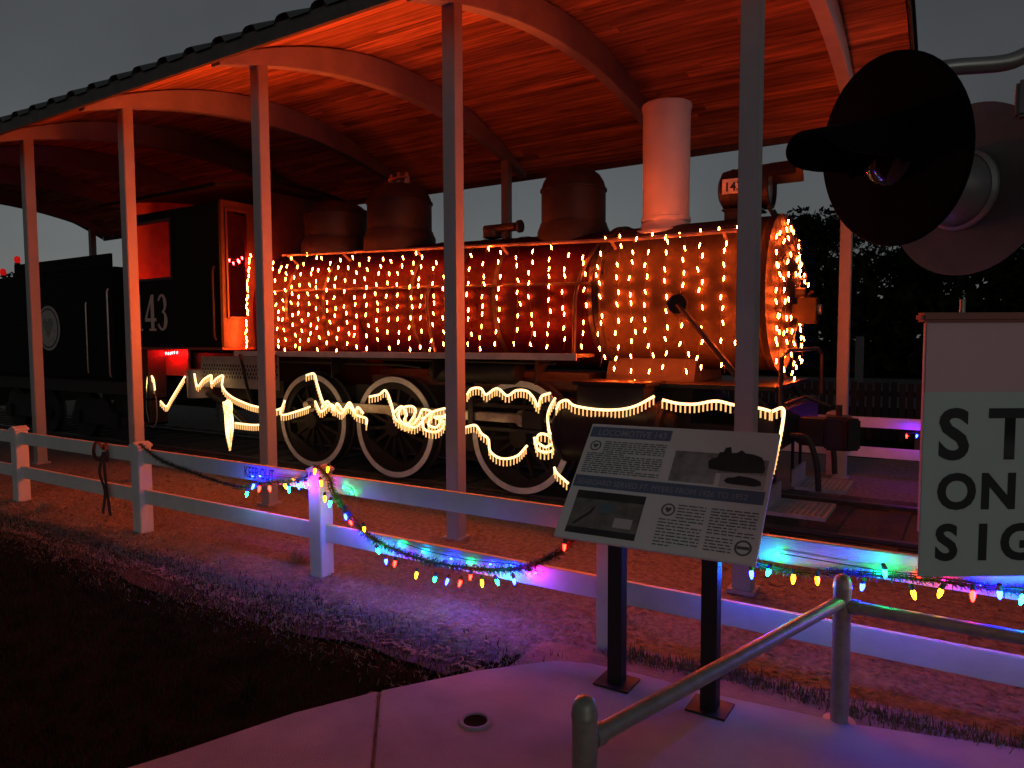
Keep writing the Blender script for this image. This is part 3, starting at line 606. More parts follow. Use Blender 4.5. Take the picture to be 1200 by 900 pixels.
# ------------------------------------------------------------------ warm rope light over the running gear
RP = [
 ('hanging off the rear cab step', [(-11.1,1.13),(-11.02,1.34),(-10.86,1.30),(-10.87,1.11)]),
 ('drooping in a short curve below the cab number', [(-10.71,.94),(-10.58,.86),(-10.37,1.01),(-10.02,1.35)]),
 ('looping from the injector to the rear driving wheel', [(-9.78,1.40),(-9.72,1.21),(-9.59,1.32),(-9.38,1.38),(-9.37,1.26),(-9.28,1.34),(-9.12,1.38),(-9.11,1.23),(-8.96,1.09),(-8.61,.99),(-8.32,.96),(-8.03,.93),(-7.87,.97),(-7.78,1.07),(-7.84,.88),(-7.55,.94),(-7.3,1.01)]),
 ('running low from the hanging coil to the rear driving wheel', [(-8.86,.70),(-8.44,.70),(-8.11,.73)]),
 ('bent over the top of the rear driving wheel', [(-7.35,1.43),(-7.22,1.45),(-7.13,1.32),(-7.04,1.1),(-6.96,1.03)]),
 ('zigzagging between the rear and middle driving wheels', [(-7.2,1.09),(-7.06,.96),(-6.9,1.06),(-6.74,.95),(-6.56,1.05),(-6.44,.95),(-6.3,.91),(-6.27,.84)]),
 ('coiled across the middle driving wheel', [(-6.2,1.19),(-6.06,1.22),(-5.96,1.27),(-5.84,1.1),(-5.79,.94),(-5.65,.87),(-5.52,.96),(-5.46,1.06),(-5.57,1.1),(-5.73,1.05),(-5.70,.92),(-5.49,.85),(-5.33,.99),(-5.18,1.06),(-5.03,1.1)]),
 ('bunched up in front of the middle driving wheel', [(-5.37,.98),(-5.33,.84),(-5.16,.82),(-5.05,.93),(-5.18,.99),(-5.0,.98),(-4.96,.81)]),
 ('scalloped along the top of the leading driving wheel', [(-4.73,1.27),(-4.65,1.34),(-4.52,1.35),(-4.47,1.28),(-4.36,1.34),(-4.27,1.35),(-4.18,1.28),(-4.07,1.34),(-3.92,1.34),(-3.84,1.27),(-3.80,1.18),(-3.74,1.29),(-3.63,1.33)]),
 ('sagging across the hub of the leading driving wheel', [(-4.74,.9),(-4.59,.93),(-4.53,.84),(-4.44,.78),(-4.39,.65),(-4.25,.58),(-4.07,.62),(-3.92,.75)]),
 ('curled in a ring beside the crosshead', [(-3.83,.85),(-3.77,.71),(-3.62,.72),(-3.64,.86),(-3.75,.89),(-3.81,.81),(-3.71,.75),(-3.62,.79)]),
 ('heaped in a clump behind the middle driving wheel', [(-7.05,1.02),(-6.95,1.10),(-6.86,.98),(-6.78,1.08),(-6.66,1.0),(-6.58,1.10),(-6.48,.99),(-6.40,1.05),(-6.33,.97)]),
 ('wound tightly over the hub of the middle driving wheel', [(-5.82,1.02),(-5.70,1.09),(-5.60,1.0),(-5.66,.92),(-5.55,.88),(-5.42,.97),(-5.36,1.07),(-5.24,1.03),(-5.28,.90),(-5.14,.88),(-5.08,1.0),(-4.98,1.04)]),
 ('bowed around the rear end of the cylinder', [(-3.57,1.28),(-3.65,1.17),(-3.68,1.06),(-3.64,.92),(-3.62,.9)]),
 ('swagged along the valve chest', [(-3.56,1.16),(-3.54,1.23),(-3.44,1.26),(-3.34,1.21),(-3.11,1.18),(-2.87,1.19),(-2.67,1.24),(-2.49,1.34)]),
 ('stretched from the valve chest past the pilot brace', [(-2.4,1.31),(-2.25,1.28),(-2.09,1.28),(-1.89,1.32),(-1.72,1.29),(-1.52,1.27),(-1.41,1.25)]),
 ('falling from the buffer beam down to the footboard', [(-1.39,1.25),(-1.31,1.28),(-1.30,1.19),(-1.33,.96),(-1.37,.77),(-1.41,.68)]),
 ('dropping below the cylinder to the rail', [(-3.60,.54),(-3.55,.49),(-3.42,.39)]),
]
def rope(where, pts, y0=6.52, thick=.0135, streak_len=.082):
    ph = random.uniform(0, 6)
    P = smooth_path([(x, y0+.02*math.sin(i*1.9+ph), z) for i, (x, z) in enumerate(pts)], 7)
    root = thing('rope_light', 'warm white rope light '+where, 'rope light', P[0])
    MB().tube(P, thick, 7).build('tube', 'rope_warm', root)
    streaks = MB(); acc = 0  # hanging glowing bars imitate the light streaks of camera shake
    for a, b in zip(P, P[1:]):
        seg = (b-a).length
        while acc < seg:
            q = a.lerp(b, acc/seg); streaks.tube([q+Vector((0,-.003,-.004)), q+Vector((0,-.004,-streak_len))], .0075, 5)
            acc += .044
        acc -= seg
    streaks.build('shake_streaks', 'rope_streak', root, smooth=False, kind='stuff')
for w_, p_ in RP: rope(w_, p_)
skp = []
for k in range(6):
    skp += [(-9.10+.012*k, 1.0-.02*k), (-9.06+.012*k, .62-.03*k), (-8.99, .46-.02*k), (-8.93-.01*k, .66), (-8.95-.012*k, .98-.02*k)]
rope('hanging in a bunched coil below the perforated panel', skp)
c_ = MB().tube(smooth_path([(-11.05,6.52,1.2),(-11.07,6.5,.8),(-10.95,6.5,.52),(-10.8,6.5,.62),(-10.82,6.52,.95),(-10.87,6.52,1.1)], 6), .008, 6).build('power_cord', 'wire_pale'); tag(c_, 'pale electric cord looping down below the rear cab step', 'cord')

# ------------------------------------------------------------------ fences
def rail_fence(label, x0, dx, n0, n1, y, cap=True):
    f = thing('rail_fence', label, 'fence', (x0-dx*(n0+n1)/2, y, 0))
    for k in range(n0, n1+1):
        x = x0-dx*k
        p = MB().box(x-.068,x+.068,y-.068,y+.068,-.02,.85).build('post', 'fence_paint', f, bevel=.006, smooth=False)
        MB().prism([(-.078,0),(.078,0),(.078,.02),(0,.05),(-.078,.02)], (x, y-.078, .8505), (1,0,0), (0,0,1), (0,.156,0)).build('post_cap', 'fence_paint', p, smooth=False)
        if k < n1:
            for z0, z1 in ((.692,.832),(.288,.428)):
                MB().box(x-dx+.0695,x-.0695,y-.019,y+.019,z0,z1).build('rail', 'fence_paint', f, bevel=.004, smooth=False)
    return f
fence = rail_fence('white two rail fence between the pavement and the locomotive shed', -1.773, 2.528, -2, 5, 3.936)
text('KEEP OUT', 'lettering', 'keep_ink', fence, (-5.22, 3.9155, .715), (1,0,0), (0,0,1), .135, offset=.0015, sx=.63)
rail_fence('white two rail fence on the far side of the track beyond the coupler', -1.46, 2.5, -3, 1, 10.62)
# dark picket fence further back
pf = thing('picket_fence', 'dark vertical board fence far behind the track', 'fence', (3, 14.3, 0))
bme = None
for i in range(150):
    x = -8+.13*i
    if bme is None:
        b = MB().box(-.05,.05,-.012,.012,.06,1.10).build('picket', 'fence_dark', pf, smooth=False, origin=(0,0,0)); b.location = (x,14.3,0); W[b.name] = Vector((x,14.3,0)); bme = b.data
    else: place('picket', bme, (x,14.3,random.uniform(-.015,.015)), pf)
for z in (.25, .85): MB().box(-8.1,11.5,14.315,14.36,z,z+.09).build('stringer', 'fence_dark', pf, smooth=False)
bn = thing('bench', 'low grey bench in front of the dark board fence', 'bench', (0.2,13.6,0))
MB().box(-.75,1.15,13.4,13.75,.42,.48).build('seat', 'bench_grey', bn, smooth=False, bevel=.01)
for xx in (-.6, .9): MB().box(xx,xx+.1,13.45,13.7,-.01,.419).build('leg', 'bench_grey', bn, smooth=False)

# ------------------------------------------------------------------ coloured bulbs and garlands on the fence
BULBS = [('g',-5.02,.61),('b',-4.94,.68),('r',-4.86,.67),('r',-4.76,.68),('y',-4.57,.72),('g',-4.52,.70),('b',-4.40,.74),('p',-4.31,.76),('o',-4.20,.88),('o',-4.05,.91),('o',-4.15,.79),('o',-4.09,.68),('g',-4.03,.65),('b',-3.90,.56),('r',-3.85,.52),('y',-3.71,.49),('g',-3.57,.35),('b',-3.48,.29),('r',-3.39,.29),('y',-3.19,.24),('g',-3.04,.23),('b',-2.92,.24),('r',-2.81,.25),('r',-2.72,.31),('y',-2.64,.28),('g',-2.52,.31),('b',-2.39,.34),('p',-2.28,.40),('r',-2.02,.62),('b',-.90,.65),('g',-.81,.67),('y',-.69,.66),('o',-.58,.67),('b',-.37,.67),('g',-.28,.76),('y',-.16,.68),('y',-.04,.71),('r',.08,.72),('b',.18,.74),('c',.27,.74)]
ME_B = {k: bulb_mesh('bulb', .0115, .052, 'bulb_'+k) for k in CB}
sk = MB().lathe([(0,.012),(.011,.012),(.012,-.012),(.0135,-.016)], (0,0,0), 'Z', 8).build('socket', 'garland_green', origin=(0,0,0)); ME_S = sk.data; bpy.data.objects.remove(sk)
def color_string(label, bulbs, wire, y=3.80):
    root = thing('colored_light_string', label, 'light string', (bulbs[0][1], y, bulbs[0][2]))
    MB().tube(smooth_path(wire, 6), .004, 5).build('wire', 'garland_green', root)
    for c, x, z in bulbs:
        yy = y+random.uniform(-.015,.01); z += .024; tilt = (random.uniform(-.35,.35), random.uniform(-.35,.35), 0)
        b = place('bulb', ME_B[c], (x, yy, z), root, tilt); place('socket', ME_S, (x, yy, z+.012), b, tilt)
def tucked(bulbs, root_label, y):
    root = thing('mini_light_string', root_label, 'light string', (bulbs[0][1], y, bulbs[0][2]))
    MB().tube(smooth_path([(x, y+.012, z+.012) for c, x, z in bulbs], 4), .003, 5).build('wire', 'garland_green', root)
    for c, x, z in bulbs: place('bulb', ME_T[c], (x, y, z), root, (0, R(90)+random.uniform(-.5,.5), 0))
ME_T = {k: bulb_mesh('bulb', .006, .022, 'bulb_'+k) for k in CB}
def garland(label, path, rad, dens, group=None):
    P = smooth_path(path, 8); root = thing('garland', label, 'garland', P[0])
    MB().tube(P, .007, 6).build('stem', 'wire_dark', root)
    mb = MB()
    for a, b in zip(P, P[1:]):
        d = b-a; L = d.length
        if L < 1e-6: continue
        for _ in range(int(dens*L)+1):
            q = a+d*random.random(); v = Vector((random.gauss(0,1), random.gauss(0,1), random.gauss(0,1))).normalized()+d.normalized()*.6; v.normalize()
            l = rad*random.uniform(.6,1.15); s = v.cross(Vector((random.gauss(0,1), random.gauss(0,1), random.gauss(0,1)))).normalized()*.0032
            mb.add([q-s, q+s, q+v*l+s*.4, q+v*l-s*.4], [(0,1,2,3)])
    mb.build('needles', 'garland_green', root, smooth=False, kind='stuff')
Gp = [(-6.74,.89),(-6.39,.76),(-5.8,.68),(-5.25,.63),(-4.92,.70),(-4.6,.74),(-4.32,.83),(-4.26,.90)]
garland('thin green garland sagging along the lettered fence bay', [(x,3.875,z) for x, z in Gp], .032, 650)
Gq = [(-4.24,.91),(-4.10,.82),(-4.06,.72),(-3.93,.59),(-3.67,.42),(-3.26,.34),(-2.81,.34),(-2.4,.40),(-2.15,.52),(-1.98,.66),(-1.87,.84)]
garland('green garland drooping low between the lit fence post and the information panel', [(x,3.85,z) for x, z in Gq], .048, 1000)
Gr = [(-1.68,.86),(-1.3,.74),(-.91,.70),(-.69,.69),(-.41,.73),(-.19,.75),(.01,.76),(.27,.77),(.65,.86)]
garland('green garland hanging under the top rail behind the signal sign', [(x,3.875,z-.02) for x, z in Gr], .035, 800)
color_string('colored bulbs strung along the fence rail beside the dark lettering', BULBS[:8], [(-5.25,3.815,.63),(-5.02,3.81,.64),(-4.86,3.81,.70),(-4.6,3.81,.75),(-4.31,3.81,.80)])
color_string('colored bulbs wound down the fence post and drooping with the thick garland', BULBS[8:29], [(x,3.81,z+.02) for x, z in Gq])
color_string('colored bulbs strung under the top rail behind the signal sign', BULBS[29:], [(x,3.82,z+.01) for x, z in Gr])
color_string('colored bulbs on the far fence beyond the coupler', [('r',-.56,.62),('b',-.44,.63),('r',-.30,.65)], [(-.6,10.51,.65),(-.3,10.5,.68),(.3,10.5,.68)], 10.5)
tucked([('b',-5.06,.735),('b',-4.96,.745),('o',-4.55,.76),('b',-4.36,.77),('p',-4.29,.80)], 'small colored lights lying against the rail under the dark lettering', 3.885)
tucked([('g',-3.98,.76),('g',-3.90,.725),('b',-3.80,.43)], 'small green and blue lights against the rail just past the lit post', 3.885)
tucked([('g',-3.42,.40),('c',-3.2,.375),('b',-2.95,.37),('g',-2.80,.37),('b',-2.62,.385),('b',-2.45,.40),('p',-2.27,.385)], 'small lights tucked between the drooping garland and the lower rail', 3.885)
tucked([('g',-.78,.74),('g',-.30,.73),('r',-.13,.742),('p',-.02,.74),('b',.12,.742)], 'small lights tucked under the top rail behind the signal sign', 3.885)
# dark ribbon bow on the left bay
bw = thing('ribbon_bow', 'dark ribbon bow with long tails tied on the fence rail', 'bow', (-7.4,3.88,.2))
for s in (-1, 1):
    P = smooth_path([(-7.4,3.89,.78),(-7.4+s*.09,3.86,.86),(-7.4+s*.13,3.85,.74),(-7.4+s*.07,3.87,.66),(-7.4,3.89,.76)], 5); mb = MB()
    n = len(P); mb.add([p+Vector((0,-.025,0)) for p in P]+[p+Vector((0,.012,0)) for p in P], [(i,i+1,n+i+1,n+i) for i in range(n-1)]); mb.build('loop', 'ribbon', bw)
    P = smooth_path([(-7.4,3.87,.76),(-7.38+s*.05,3.84,.55),(-7.36+s*.02,3.86,.35),(-7.33+s*.07,3.84,.12)], 5); n = len(P); mb = MB()
    mb.add([p+Vector((-.022,0,0)) for p in P]+[p+Vector((.022,.006,0)) for p in P], [(i,i+1,n+i+1,n+i) for i in range(n-1)]); mb.build('tail', 'ribbon', bw)

# ------------------------------------------------------------------ information panel
ip = thing('information_panel', 'tilted history panel with blue title bands on two black posts', 'sign', (-1.277,3.48,.02))
A = Vector((-1.798,3.25,.855)); EX = Vector((1.042,0,.012)); EY = Vector((0,.475,.548)); EN = EX.cross(EY).normalized()
def onp(u, v, h=0.): return A+EX*u+EY*(1-v)+EN*h
ux, uy = EX.normalized(), EY.normalized(); PW, PH = EX.length, EY.length
bd = MB().obox(onp(.5,.5,-.012), EX*.5, EY*.5, EN*.0115).build('board', 'panel_face', ip, smooth=False, bevel=.004)
for x in (-1.529, -1.02):
    p = MB().box(x-.04,x+.04,3.44,3.52,.022,1.08).build('post', 'post_black', ip, smooth=False, bevel=.004)
    MB().box(x-.1,x+.1,3.39,3.57,.022,.036).build('base_plate', 'post_black', p, smooth=False)
MB().bar(onp(.12,.5,-.045), onp(.88,.5,-.045), .3, .03, up=tuple(EN)).build('support_plate', 'post_black', ip, smooth=False)
def patch(name, m, u0, u1, v0, v1, h=.0008, par=bd):
    return MB().obox(onp((u0+u1)/2,(v0+v1)/2,h/2+.0002), EX*((u1-u0)/2), EY*((v1-v0)/2), EN*(h/2)).build(name, m, par, smooth=False)
patch('title_band', 'panel_band', .012, .47, .03, .125)
patch('title_band', 'panel_band', .012, .985, .475, .575)
text('LOCOMOTIVE 143', 'title', 'band_text', bd, onp(.055,.108,.0014), ux, uy, .058, sx=.86, offset=.0006)
text('SEABOARD SERVED FT. MYERS FROM 1926 TO 1952', 'title', 'band_text', bd, onp(.03,.552,.0014), ux, uy, .047, sx=.86)
def lines(u0, u1, v0, v1, n, indent=None):
    mb = MB()
    for i in range(n):
        v = v0+(v1-v0)*(i+.5)/n; a = u0; e = u1 if i % 7 != 6 else u0+(u1-u0)*random.uniform(.4,.8)
        if indent and v < indent[1]: a = max(a, indent[0])
        while a < e:
            wlen = random.uniform(.012,.045); b_ = min(e, a+wlen)
            mb.obox(onp((a+b_)/2, v, .0006), EX*((b_-a)/2), EY*(.0042), EN*.0003); a = b_+.007
    mb.build('body_text', 'panel_text', bd, smooth=False, kind='stuff')
lines(.03,.46,.155,.45,16,(.115,.26)); lines(.52,.735,.63,.965,14,(.60,.74)); lines(.76,.975,.63,.83,9); lines(.76,.885,.84,.95,5)
def seal(u, v, r, band=False):
    c = onp(u, v, .0004); mb = MB(); e2 = uy
    ring = lambda rr, n=24: [c+ux*rr*math.cos(2*math.pi*i/n)+e2*rr*math.sin(2*math.pi*i/n) for i in range(n)]
    a, b_ = ring(r), ring(r*.76); n = 24
    mb.add(a+b_, [(i,(i+1)%n,n+(i+1)%n,n+i) for i in range(n)])
    if band: mb.add([c+ux*x*r*.72+e2*y*r*.2 for x, y in ((-1,-1),(1,-1),(1,1),(-1,1))], [(0,1,2,3)])
    else: mb.add([c+ux*x*r*.5+e2*y*r*.5 for x, y in ((0,-1),(.9,.1),(.9,.6),(.45,.8),(0,.45),(-.45,.8),(-.9,.6),(-.9,.1))], [tuple(range(8))])
    mb.build('seal', 'panel_text', bd, smooth=False)
seal(.065,.205,.034); seal(.555,.685,.036); seal(.935,.895,.040, True)
ph = patch('photo_print', 'photo_grey', .515, .74, .20, .455)
patch('photo_print', 'photo_grey', .741, .975, .23, .36, .0007)
def outline(name, m, poly, h=.0018, par=bd):
    mb = MB(); mb.add([onp(u, v, h) for u, v in poly], [tuple(range(len(poly)))]); mb.build(name, m, par, smooth=False)
outline('engine_print', 'photo_dark', [(.70,.33),(.69,.27),(.71,.24),(.73,.235),(.735,.19),(.755,.185),(.76,.15),(.785,.14),(.795,.19),(.82,.185),(.84,.16),(.86,.185),(.90,.19),(.94,.21),(.955,.25),(.965,.30),(.96,.335),(.85,.345),(.76,.34)])
patch('photo_mount', 'panel_label', .765, .975, .355, .465, .0022)
outline('engine_print', 'photo_dark', [(.785,.415),(.80,.39),(.83,.385),(.85,.37),(.90,.375),(.93,.385),(.955,.40),(.962,.43),(.93,.445),(.83,.44),(.80,.435)], .0026)
patch('map_print', 'photo_map', .055, .43, .605, .955)
patch('map_border', 'photo_dark', .055, .43, .605, .67, .0014); patch('map_border', 'photo_dark', .055, .43, .905, .955, .0014)
patch('map_sea', 'water_blue', .20, .28, .69, .77, .0013); patch('map_key', 'panel_label', .30, .395, .80, .875, .0015)
outline('map_coast', 'photo_dark', [(.08,.88),(.12,.82),(.15,.78),(.17,.73),(.18,.735),(.165,.79),(.13,.835),(.09,.89)], .0016)

# ------------------------------------------------------------------ pipe railing
rl = thing('pipe_railing', 'grey metal pipe railing with round topped posts on the concrete pad', 'railing', (-.7,2.9,.025))
Pn, Pm, Pr = (-.985,1.99), (-.45,3.705), (1.75,3.62)
for (x, y) in (Pn, Pm, Pr):
    MB().lathe([(0,.752),(.018,.749),(.032,.738),(.040,.718),(.043,.695),(.0445,.69),(.0445,.684),(.0415,.682),(.0415,.022),(.075,.022),(.075,.02)], (x,y,0), 'Z', 24).build('post', 'pipe_galv', rl)
for a, b in ((Pn,Pm),(Pm,Pr)):
    d = (Vector(b)-Vector(a)).normalized()*.03
    MB().tube([(a[0]+d.x,a[1]+d.y,.60),(b[0]-d.x,b[1]-d.y,.62)], .03, 16).build('rail', 'pipe_galv', rl)
    MB().tube([(a[0]+d.x*1.2,a[1]+d.y*1.2,.60),(a[0]+d.x*2.6,a[1]+d.y*2.6,.6005)], .036, 16).build('collar', 'pipe_galv', rl)
# drain sleeve in the concrete
sl_ = thing('drain_sleeve', 'small round metal drain sleeve set in the concrete', 'drain', (-1.957,2.752,.02))
MB().lathe([(.058,.027),(.064,.034),(.078,.034),(.086,.027),(.086,.02)], (-1.957,2.752,0), 'Z', 28).build('ring', 'concrete', sl_)
MB().lathe([(0,.0265),(.058,.0275)], (-1.957,2.752,0), 'Z', 28).build('grate', 'lawn_soil', sl_)

# ------------------------------------------------------------------ crossing signal
cs = thing('crossing_signal', 'railroad crossing signal mast with black disc lamp, hood and pale lettered plate', 'signal', (.36,3.03,.025))
MX, MY = .36, 3.03
MB().tube([(MX,MY,.03),(MX,MY,3.1)], .05, 20).build('mast', 'alu', cs)
MB().lathe([(0,.16),(.05,.16),(.07,.13),(.15,.05),(.16,.026)], (MX,MY,0), 'Z', 24).build('mast_base', 'alu', cs)
ar = MB().tube(smooth_path([(-.16,2.83,2.79),(-.05,2.87,2.80),(.1,2.95,2.81),(.2,3.0,2.85),(MX,MY,2.85)], 5), .027, 14).build('crossarm', 'alu', cs)
MB().tube([(MX-.13,MY-.07,2.86),(MX+.1,MY+.05,2.86)], .075, 18).build('arm_junction', 'alu', ar)
MB().box(.13,.24,2.92,3.03,2.62,2.74).build('wire_box', 'signal_back', ar, smooth=False, bevel=.01)
def signal_head(c, nrm, front):
    c = Vector(c); nrm = Vector(nrm).normalized(); up = Vector((0,0,1)); sd = up.cross(nrm).normalized(); up = nrm.cross(sd)
    rot = Matrix((sd, up, nrm)).transposed().to_4x4()
    def T(mb, name, m, par=None, **k):
        mb.v = [tuple(c+rot.to_3x3() @ Vector(p)) for p in mb.v]; return mb.build(name, m, par or cs, **k)
    h = T(MB().lathe([(0,.006),(.295,.0),(.302,-.006),(.302,-.014),(.0,-.018)], (0,0,0), 'Z', 56), 'background_disc', 'signal_black' if front else 'signal_back')
    T(MB().lathe([(.0,-.17),(.05,-.168),(.10,-.15),(.125,-.10),(.128,-.02)], (0,0,0), 'Z', 32), 'lamp_housing', 'signal_black' if front else 'signal_back', h)
    T(MB().lathe([(.135,-.02),(.142,-.028),(.142,-.04),(.13,-.05)], (0,0,0), 'Z', 32), 'housing_ring', 'alu', h)
    T(MB().lathe([(0,.045),(.05,.04),(.09,.025),(.105,.008)], (0,0,0), 'Z', 32), 'red_lens', 'red_lens', h)
    vz = []
    mb = MB(); n = 30
    for i in range(n+1):
        a = R(-25)+R(230)*i/n; L = .06+.27*(1-math.exp(-3.2*max(0, math.sin(a)+.22)))
        for rr, z in ((.112,.004),(.118,L)): vz.append((rr*math.cos(a), rr*math.sin(a)-.02*(z/.3), z))
    mb.add(vz, [(2*i,2*i+2,2*i+3,2*i+1) for i in range(n)])
    vv = [(p[0]*.965, p[1]*.965, p[2]) for p in vz]; mb.add(vv, [(2*i+1,2*i+3,2*i+2,2*i) for i in range(n)])
    k = 2*(n+1); mb.f += [(2*i+1,2*i+3,k+2*i+3,k+2*i+1) for i in range(n)]
    T(mb, 'hood', 'signal_black', h)
    return h
signal_head((-.22,2.63,2.49), (-.66,-.75,-.17), True)
signal_head((-.0,3.08,2.42), (.60,.80,0), False)
MB().tube([(-.13,2.80,2.49),(-.13,2.80,2.72),(-.14,2.84,2.79)], .02, 8).tube([(-.13,2.78,2.49),(-.06,2.95,2.44)], .022, 10).build('lamp_bracket', 'alu', cs)
# lettered plate and the capped box behind it
rx = Vector((math.cos(YAW+.02), math.sin(YAW+.02), 0)); fwv = Vector((-rx.y, rx.x, 0)); up = Vector((0,0,1))
S0 = Vector((-.096,2.652,0)); SW = .78
def sp(a, z, d=0.): return S0+rx*a+up*z+fwv*d
def sbox(name, m, a0, a1, z0, z1, d0, d1, par=cs, bevel=0):
    return MB().obox(sp((a0+a1)/2,(z0+z1)/2,(d0+d1)/2), rx*((a1-a0)/2), fwv*((d1-d0)/2), up*((z1-z0)/2)).build(name, m, par, smooth=False, bevel=bevel)
sg = sbox('lettered_plate', 'sign_face', 0, SW, 1.105, 1.715, 0, .006, bevel=.002)
bxp = sbox('plate_box', 'box_face', .004, SW-.004, 1.25, 1.942, .0075, .024, bevel=.004)
sbox('box_cap', 'box_cap', -.018, SW+.018, 1.9425, 1.972, -.012, .036, bxp, bevel=.008)
MB().tube([sp(.125,1.972,.014), sp(.125,2.015,.014)], .009, 10).build('cap_bolt', 'pipe_galv', bxp)
def letters(s, x0, pitch, z, size, off):
    for i, ch in enumerate(s):
        if ch != ' ': text(ch, 'letter', 'sign_letter', sg, sp(x0+pitch*i, z, -.0012), rx, up, size, offset=off, align='LEFT')
letters('STOP', .05, .168, 1.50, .228, .0065)
letters('ON', .052, .142, 1.335, .16, .0060); letters('RED', .40, .12, 1.335, .16, .0060)
for ch, dx in zip('SIGNAL', (0, .138, .215, .36, .49, .625)): letters(ch, .052+dx, .1, 1.165, .163, .0060)

# ------------------------------------------------------------------ ground cover
def blades(name, label, m, n, region, hmin, hmax, w, z=0., lay=0., keep=None):
    mb = MB(); i = 0
    while i < n:
        x = random.uniform(region[0], region[1]); y = random.uniform(region[2], region[3])
        if keep and not keep(x, y): i += .2; continue
        i += 1; h = random.uniform(hmin, hmax); a = random.uniform(0, 6.283); dx, dy = math.cos(a), math.sin(a); ln = random.uniform(.2, 1)*lay+random.uniform(0, .5)*h
        p = Vector((x, y, z)); s = Vector((-dy, dx, 0))*w*random.uniform(.6,1.3)
        b = random.uniform(0, 6.283); mb.add([p-s, p+s, p+Vector((math.cos(b)*ln, math.sin(b)*ln, h))], [(0,1,2)])
    o = mb.build(name, m, smooth=False, kind='stuff', origin=(0,0,0)); tag(o, label, 'grass' if 'grass' in name else 'litter')
def inpad(x, y):
    for sl in (slab1, slab2):
        c = False; j = len(sl)-1
        for i in range(len(sl)):
            (xi, yi), (xj, yj) = sl[i], sl[j]
            if (yi > y) != (yj > y) and x < (xj-xi)*(y-yi)/(yj-yi)+xi: c = not c
            j = i
        if c: return True
    return False
blades('lawn_grass', 'short dark green grass between the path and the gravel strip', 'grass_dark', 46000, (-9,-1.9,.9,3.75), .02, .06, .004, -.004, keep=lambda x, y: not inpad(x, y) and random.random() < 1-max(0, (y-2.95)/.75)**.6)
blades('dry_grass', 'pale dry grass and straw lying along the fence', 'straw', 42000, (-10.5,-1.7,2.7,5.2), .008, .035, .0035, 0, lay=.045, keep=lambda x, y: not inpad(x, y) and random.random() < min(1, max(0, y-2.75)*1.5) and y < 4.6+.6*random.random())
blades('edge_grass', 'strip of olive grass at the foot of the fence behind the panel', 'grass_strip', 4500, (-1.75,2.0,3.72,4.05), .02, .07, .004, .005, keep=lambda x, y: abs(y-3.88-.03*math.sin(x*5)) < .09*random.random()+.03)
mb = MB()
for _ in range(15000):
    x = random.uniform(-11,2.2); y = 3.2+4.0*random.random()**1.6
    if inpad(x, y) or (x > -2.2 and y < 3.85): continue
    a = random.uniform(0, 3.14); l, w_ = random.uniform(.008,.026), random.uniform(.004,.011); t = random.uniform(-.4,.4)
    e1 = Vector((math.cos(a), math.sin(a), t)).normalized()*l; e2 = Vector((-math.sin(a), math.cos(a), random.uniform(-.4,.4))).normalized()*w_
    c = Vector((x, y, ghz(x, y)+.011)); n_ = e1.cross(e2).normalized()*.003
    mb.add([c-e1-e2, c+e1-e2, c+e1+e2, c-e1+e2, c+n_], [(0,1,4),(1,2,4),(2,3,4),(3,0,4)])
o = mb.build('wood_chips', 'chip', smooth=False, kind='stuff', origin=(0,0,0)); tag(o, 'loose brown bark chips and stones scattered under the fence and shed', 'mulch')
def tuft(label, x, y, n, h, rad, m):
    mb = MB()
    for _ in range(n):
        a = random.uniform(0, 6.283); r = rad*random.random(); p = Vector((x+r*.5*math.cos(a), y+r*.5*math.sin(a), 0)); l = h*random.uniform(.5,1)
        s = Vector((-math.sin(a), math.cos(a), 0))*.005; mid = p+Vector((math.cos(a)*r*.5, math.sin(a)*r*.5, l*.7)); tip = p+Vector((math.cos(a)*r*1.3, math.sin(a)*r*1.3, l))
        mb.add([p-s, p+s, mid+s*.8, mid-s*.8, tip], [(0,1,2,3),(3,2,4)])
    tag(mb.build('weed_tuft', m, smooth=False), label, 'weed')
tuft('pale weed tuft under the lower fence rail beside the lit post', -4.75, 4.05, 70, .12, .16, 'straw')
tuft('leafy weed tuft at the pavement edge of the dark lawn', -3.15, 2.35, 60, .09, .12, 'grass_dark')
tuft('low weed tuft at the foot of the fence beyond the bow', -8.6, 3.8, 60, .13, .15, 'straw')

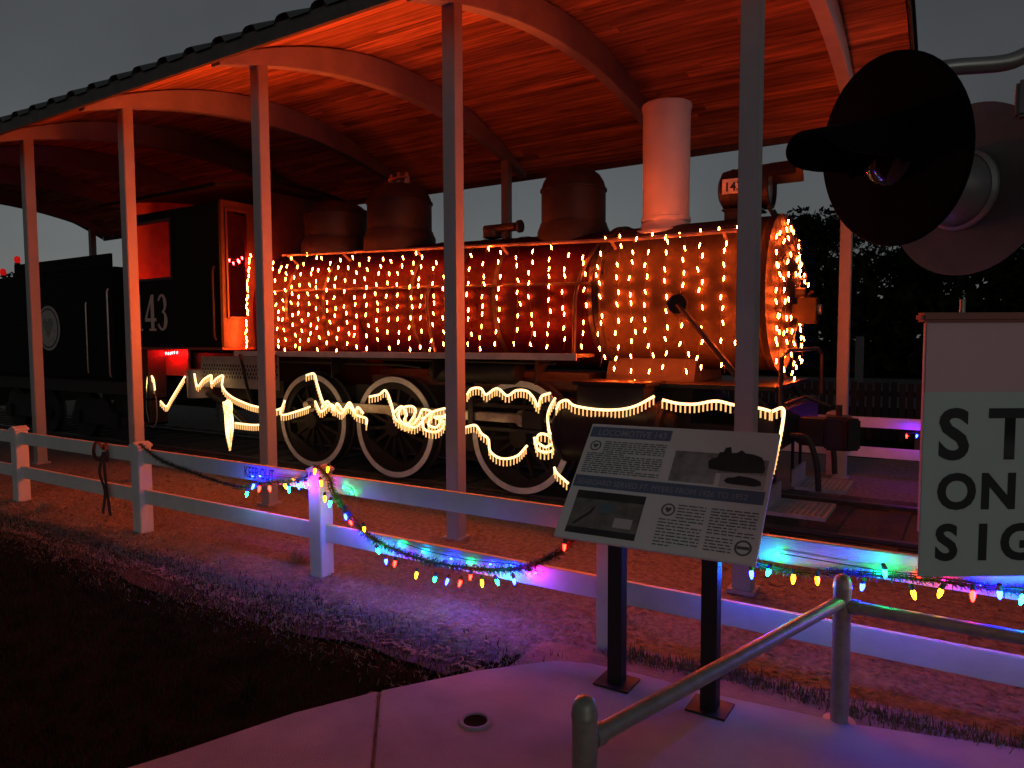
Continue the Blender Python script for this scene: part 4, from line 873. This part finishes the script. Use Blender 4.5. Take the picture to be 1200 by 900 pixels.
# ------------------------------------------------------------------ trees far behind
def tree(label, x, y, h, cr, nl, seed, lsz=.22):
    rd = random.Random(seed); root = thing('tree', label, 'tree', (x, y, 0), None)
    t = MB(); t.tube([(x,y,-.1),(x+rd.uniform(-.15,.15),y,h*.3),(x+rd.uniform(-.3,.3),y+rd.uniform(-.3,.3),h*.62),(x+rd.uniform(-.4,.4),y,h*.85)], [h*.035,h*.026,h*.015,.03], 8)
    cl = []
    for k in range(15):
        a = rd.uniform(0, 6.283); zz = h*rd.uniform(.28,.95); rr = cr*math.sqrt(rd.random())*(1.1-.55*(zz/h-.38)/.57)
        c = Vector((x+rr*math.cos(a), y+rr*math.sin(a), zz)); cl.append((c, cr*rd.uniform(.22,.45)))
        t.tube([(x, y, zz*.6), tuple(Vector((x, y, zz*.6)).lerp(c, .5)+Vector((0,0,-.1))), tuple(c)], [h*.012,h*.008,.012], 5)
    t.build('trunk', 'bark', root)
    mb = MB()
    for _ in range(nl):
        c, r = rd.choice(cl); v = Vector((rd.gauss(0,1), rd.gauss(0,1), rd.gauss(0,.75))); v = v.normalized()*r*(rd.random()**.45)*1.15; p = c+v
        a = Vector((rd.gauss(0,1), rd.gauss(0,1), rd.gauss(0,1))).normalized(); b = a.cross(Vector((rd.gauss(0,1), rd.gauss(0,1), rd.gauss(0,1)))).normalized()
        s = lsz*rd.uniform(.5,1.2); mb.add([p-a*s*.5, p+b*s*.22, p+a*s*.5, p-b*s*.22], [(0,1,2,3)])
    mb.build('crown', 'leaf_far', root, smooth=False, kind='stuff')
T_ = [('tall slim tree rising behind the far post and the black signal disc', -7.2, 43.5, 8.8, 2.4), ('broad dark tree beyond the far fence to the side of the tall slim tree', -3.0, 45, 7.2, 3.2),
      ('rounded dark tree behind the capped box of the crossing signal', 1.5, 43, 7.6, 3.4), ('dense dark tree behind the signal mast', 6.5, 46, 9.0, 3.8), ('spreading tree seen past the far end of the signal arm', 11.5, 44, 7.8, 3.6),
      ('low bushy tree behind the locomotive front', -11.5, 46, 6.4, 3.0), ('bushy tree behind the boiler', -17, 48, 6.8, 3.4), ('bushy tree behind the domes', -24, 47, 6.5, 3.5), ('bushy tree behind the cab', -38, 40, 6.8, 3.4),
      ('dark tree showing beyond the open end of the shed', -46, 28, 6.6, 3.2), ('low dark tree beyond the tender at the shed end', -52, 22, 6.2, 3.0), ('dark tree farthest beyond the shed end', -58, 33, 7.2, 3.4)]
for i, (l, x, y, h, c) in enumerate(T_): tree(l, x, y, h, c, 9000, 50+i, .36)
hm = MB()
for k in range(30000):
    x = random.uniform(-75,45); y = (41 if x > -25 else 41-(-25-x)*.32)+random.uniform(-1.6,1.6); z = random.random()**.8*(5.0+1.1*math.sin(x*.8)+.5*math.sin(x*2.3)); p = Vector((x, y, z))
    a = Vector((random.gauss(0,1), random.gauss(0,1), random.gauss(0,1))).normalized(); b = a.cross(Vector((random.gauss(0,1), random.gauss(0,1), random.gauss(0,1)))).normalized(); q = random.uniform(.25,.55)
    hm.add([p-a*q, p+b*q*.5, p+a*q, p-b*q*.5], [(0,1,2,3)])
tag(hm.build('undergrowth', 'leaf_far', smooth=False, kind='stuff', origin=(0,0,0)), 'dark mass of undergrowth beneath the far trees', 'bushes')
mp_ = thing('marker_post', 'thin post with narrow greenish plate beyond the far fence', 'post', (-2.6,24,0))
MB().tube([(-2.6,24,-.02),(-2.6,24,1.6)], .04, 8).build('pole', 'wire_dark', mp_)
MB().box(-2.72,-2.48,23.94,23.96,.3,1.95).build('plate', 'bench_grey', mp_, smooth=False)
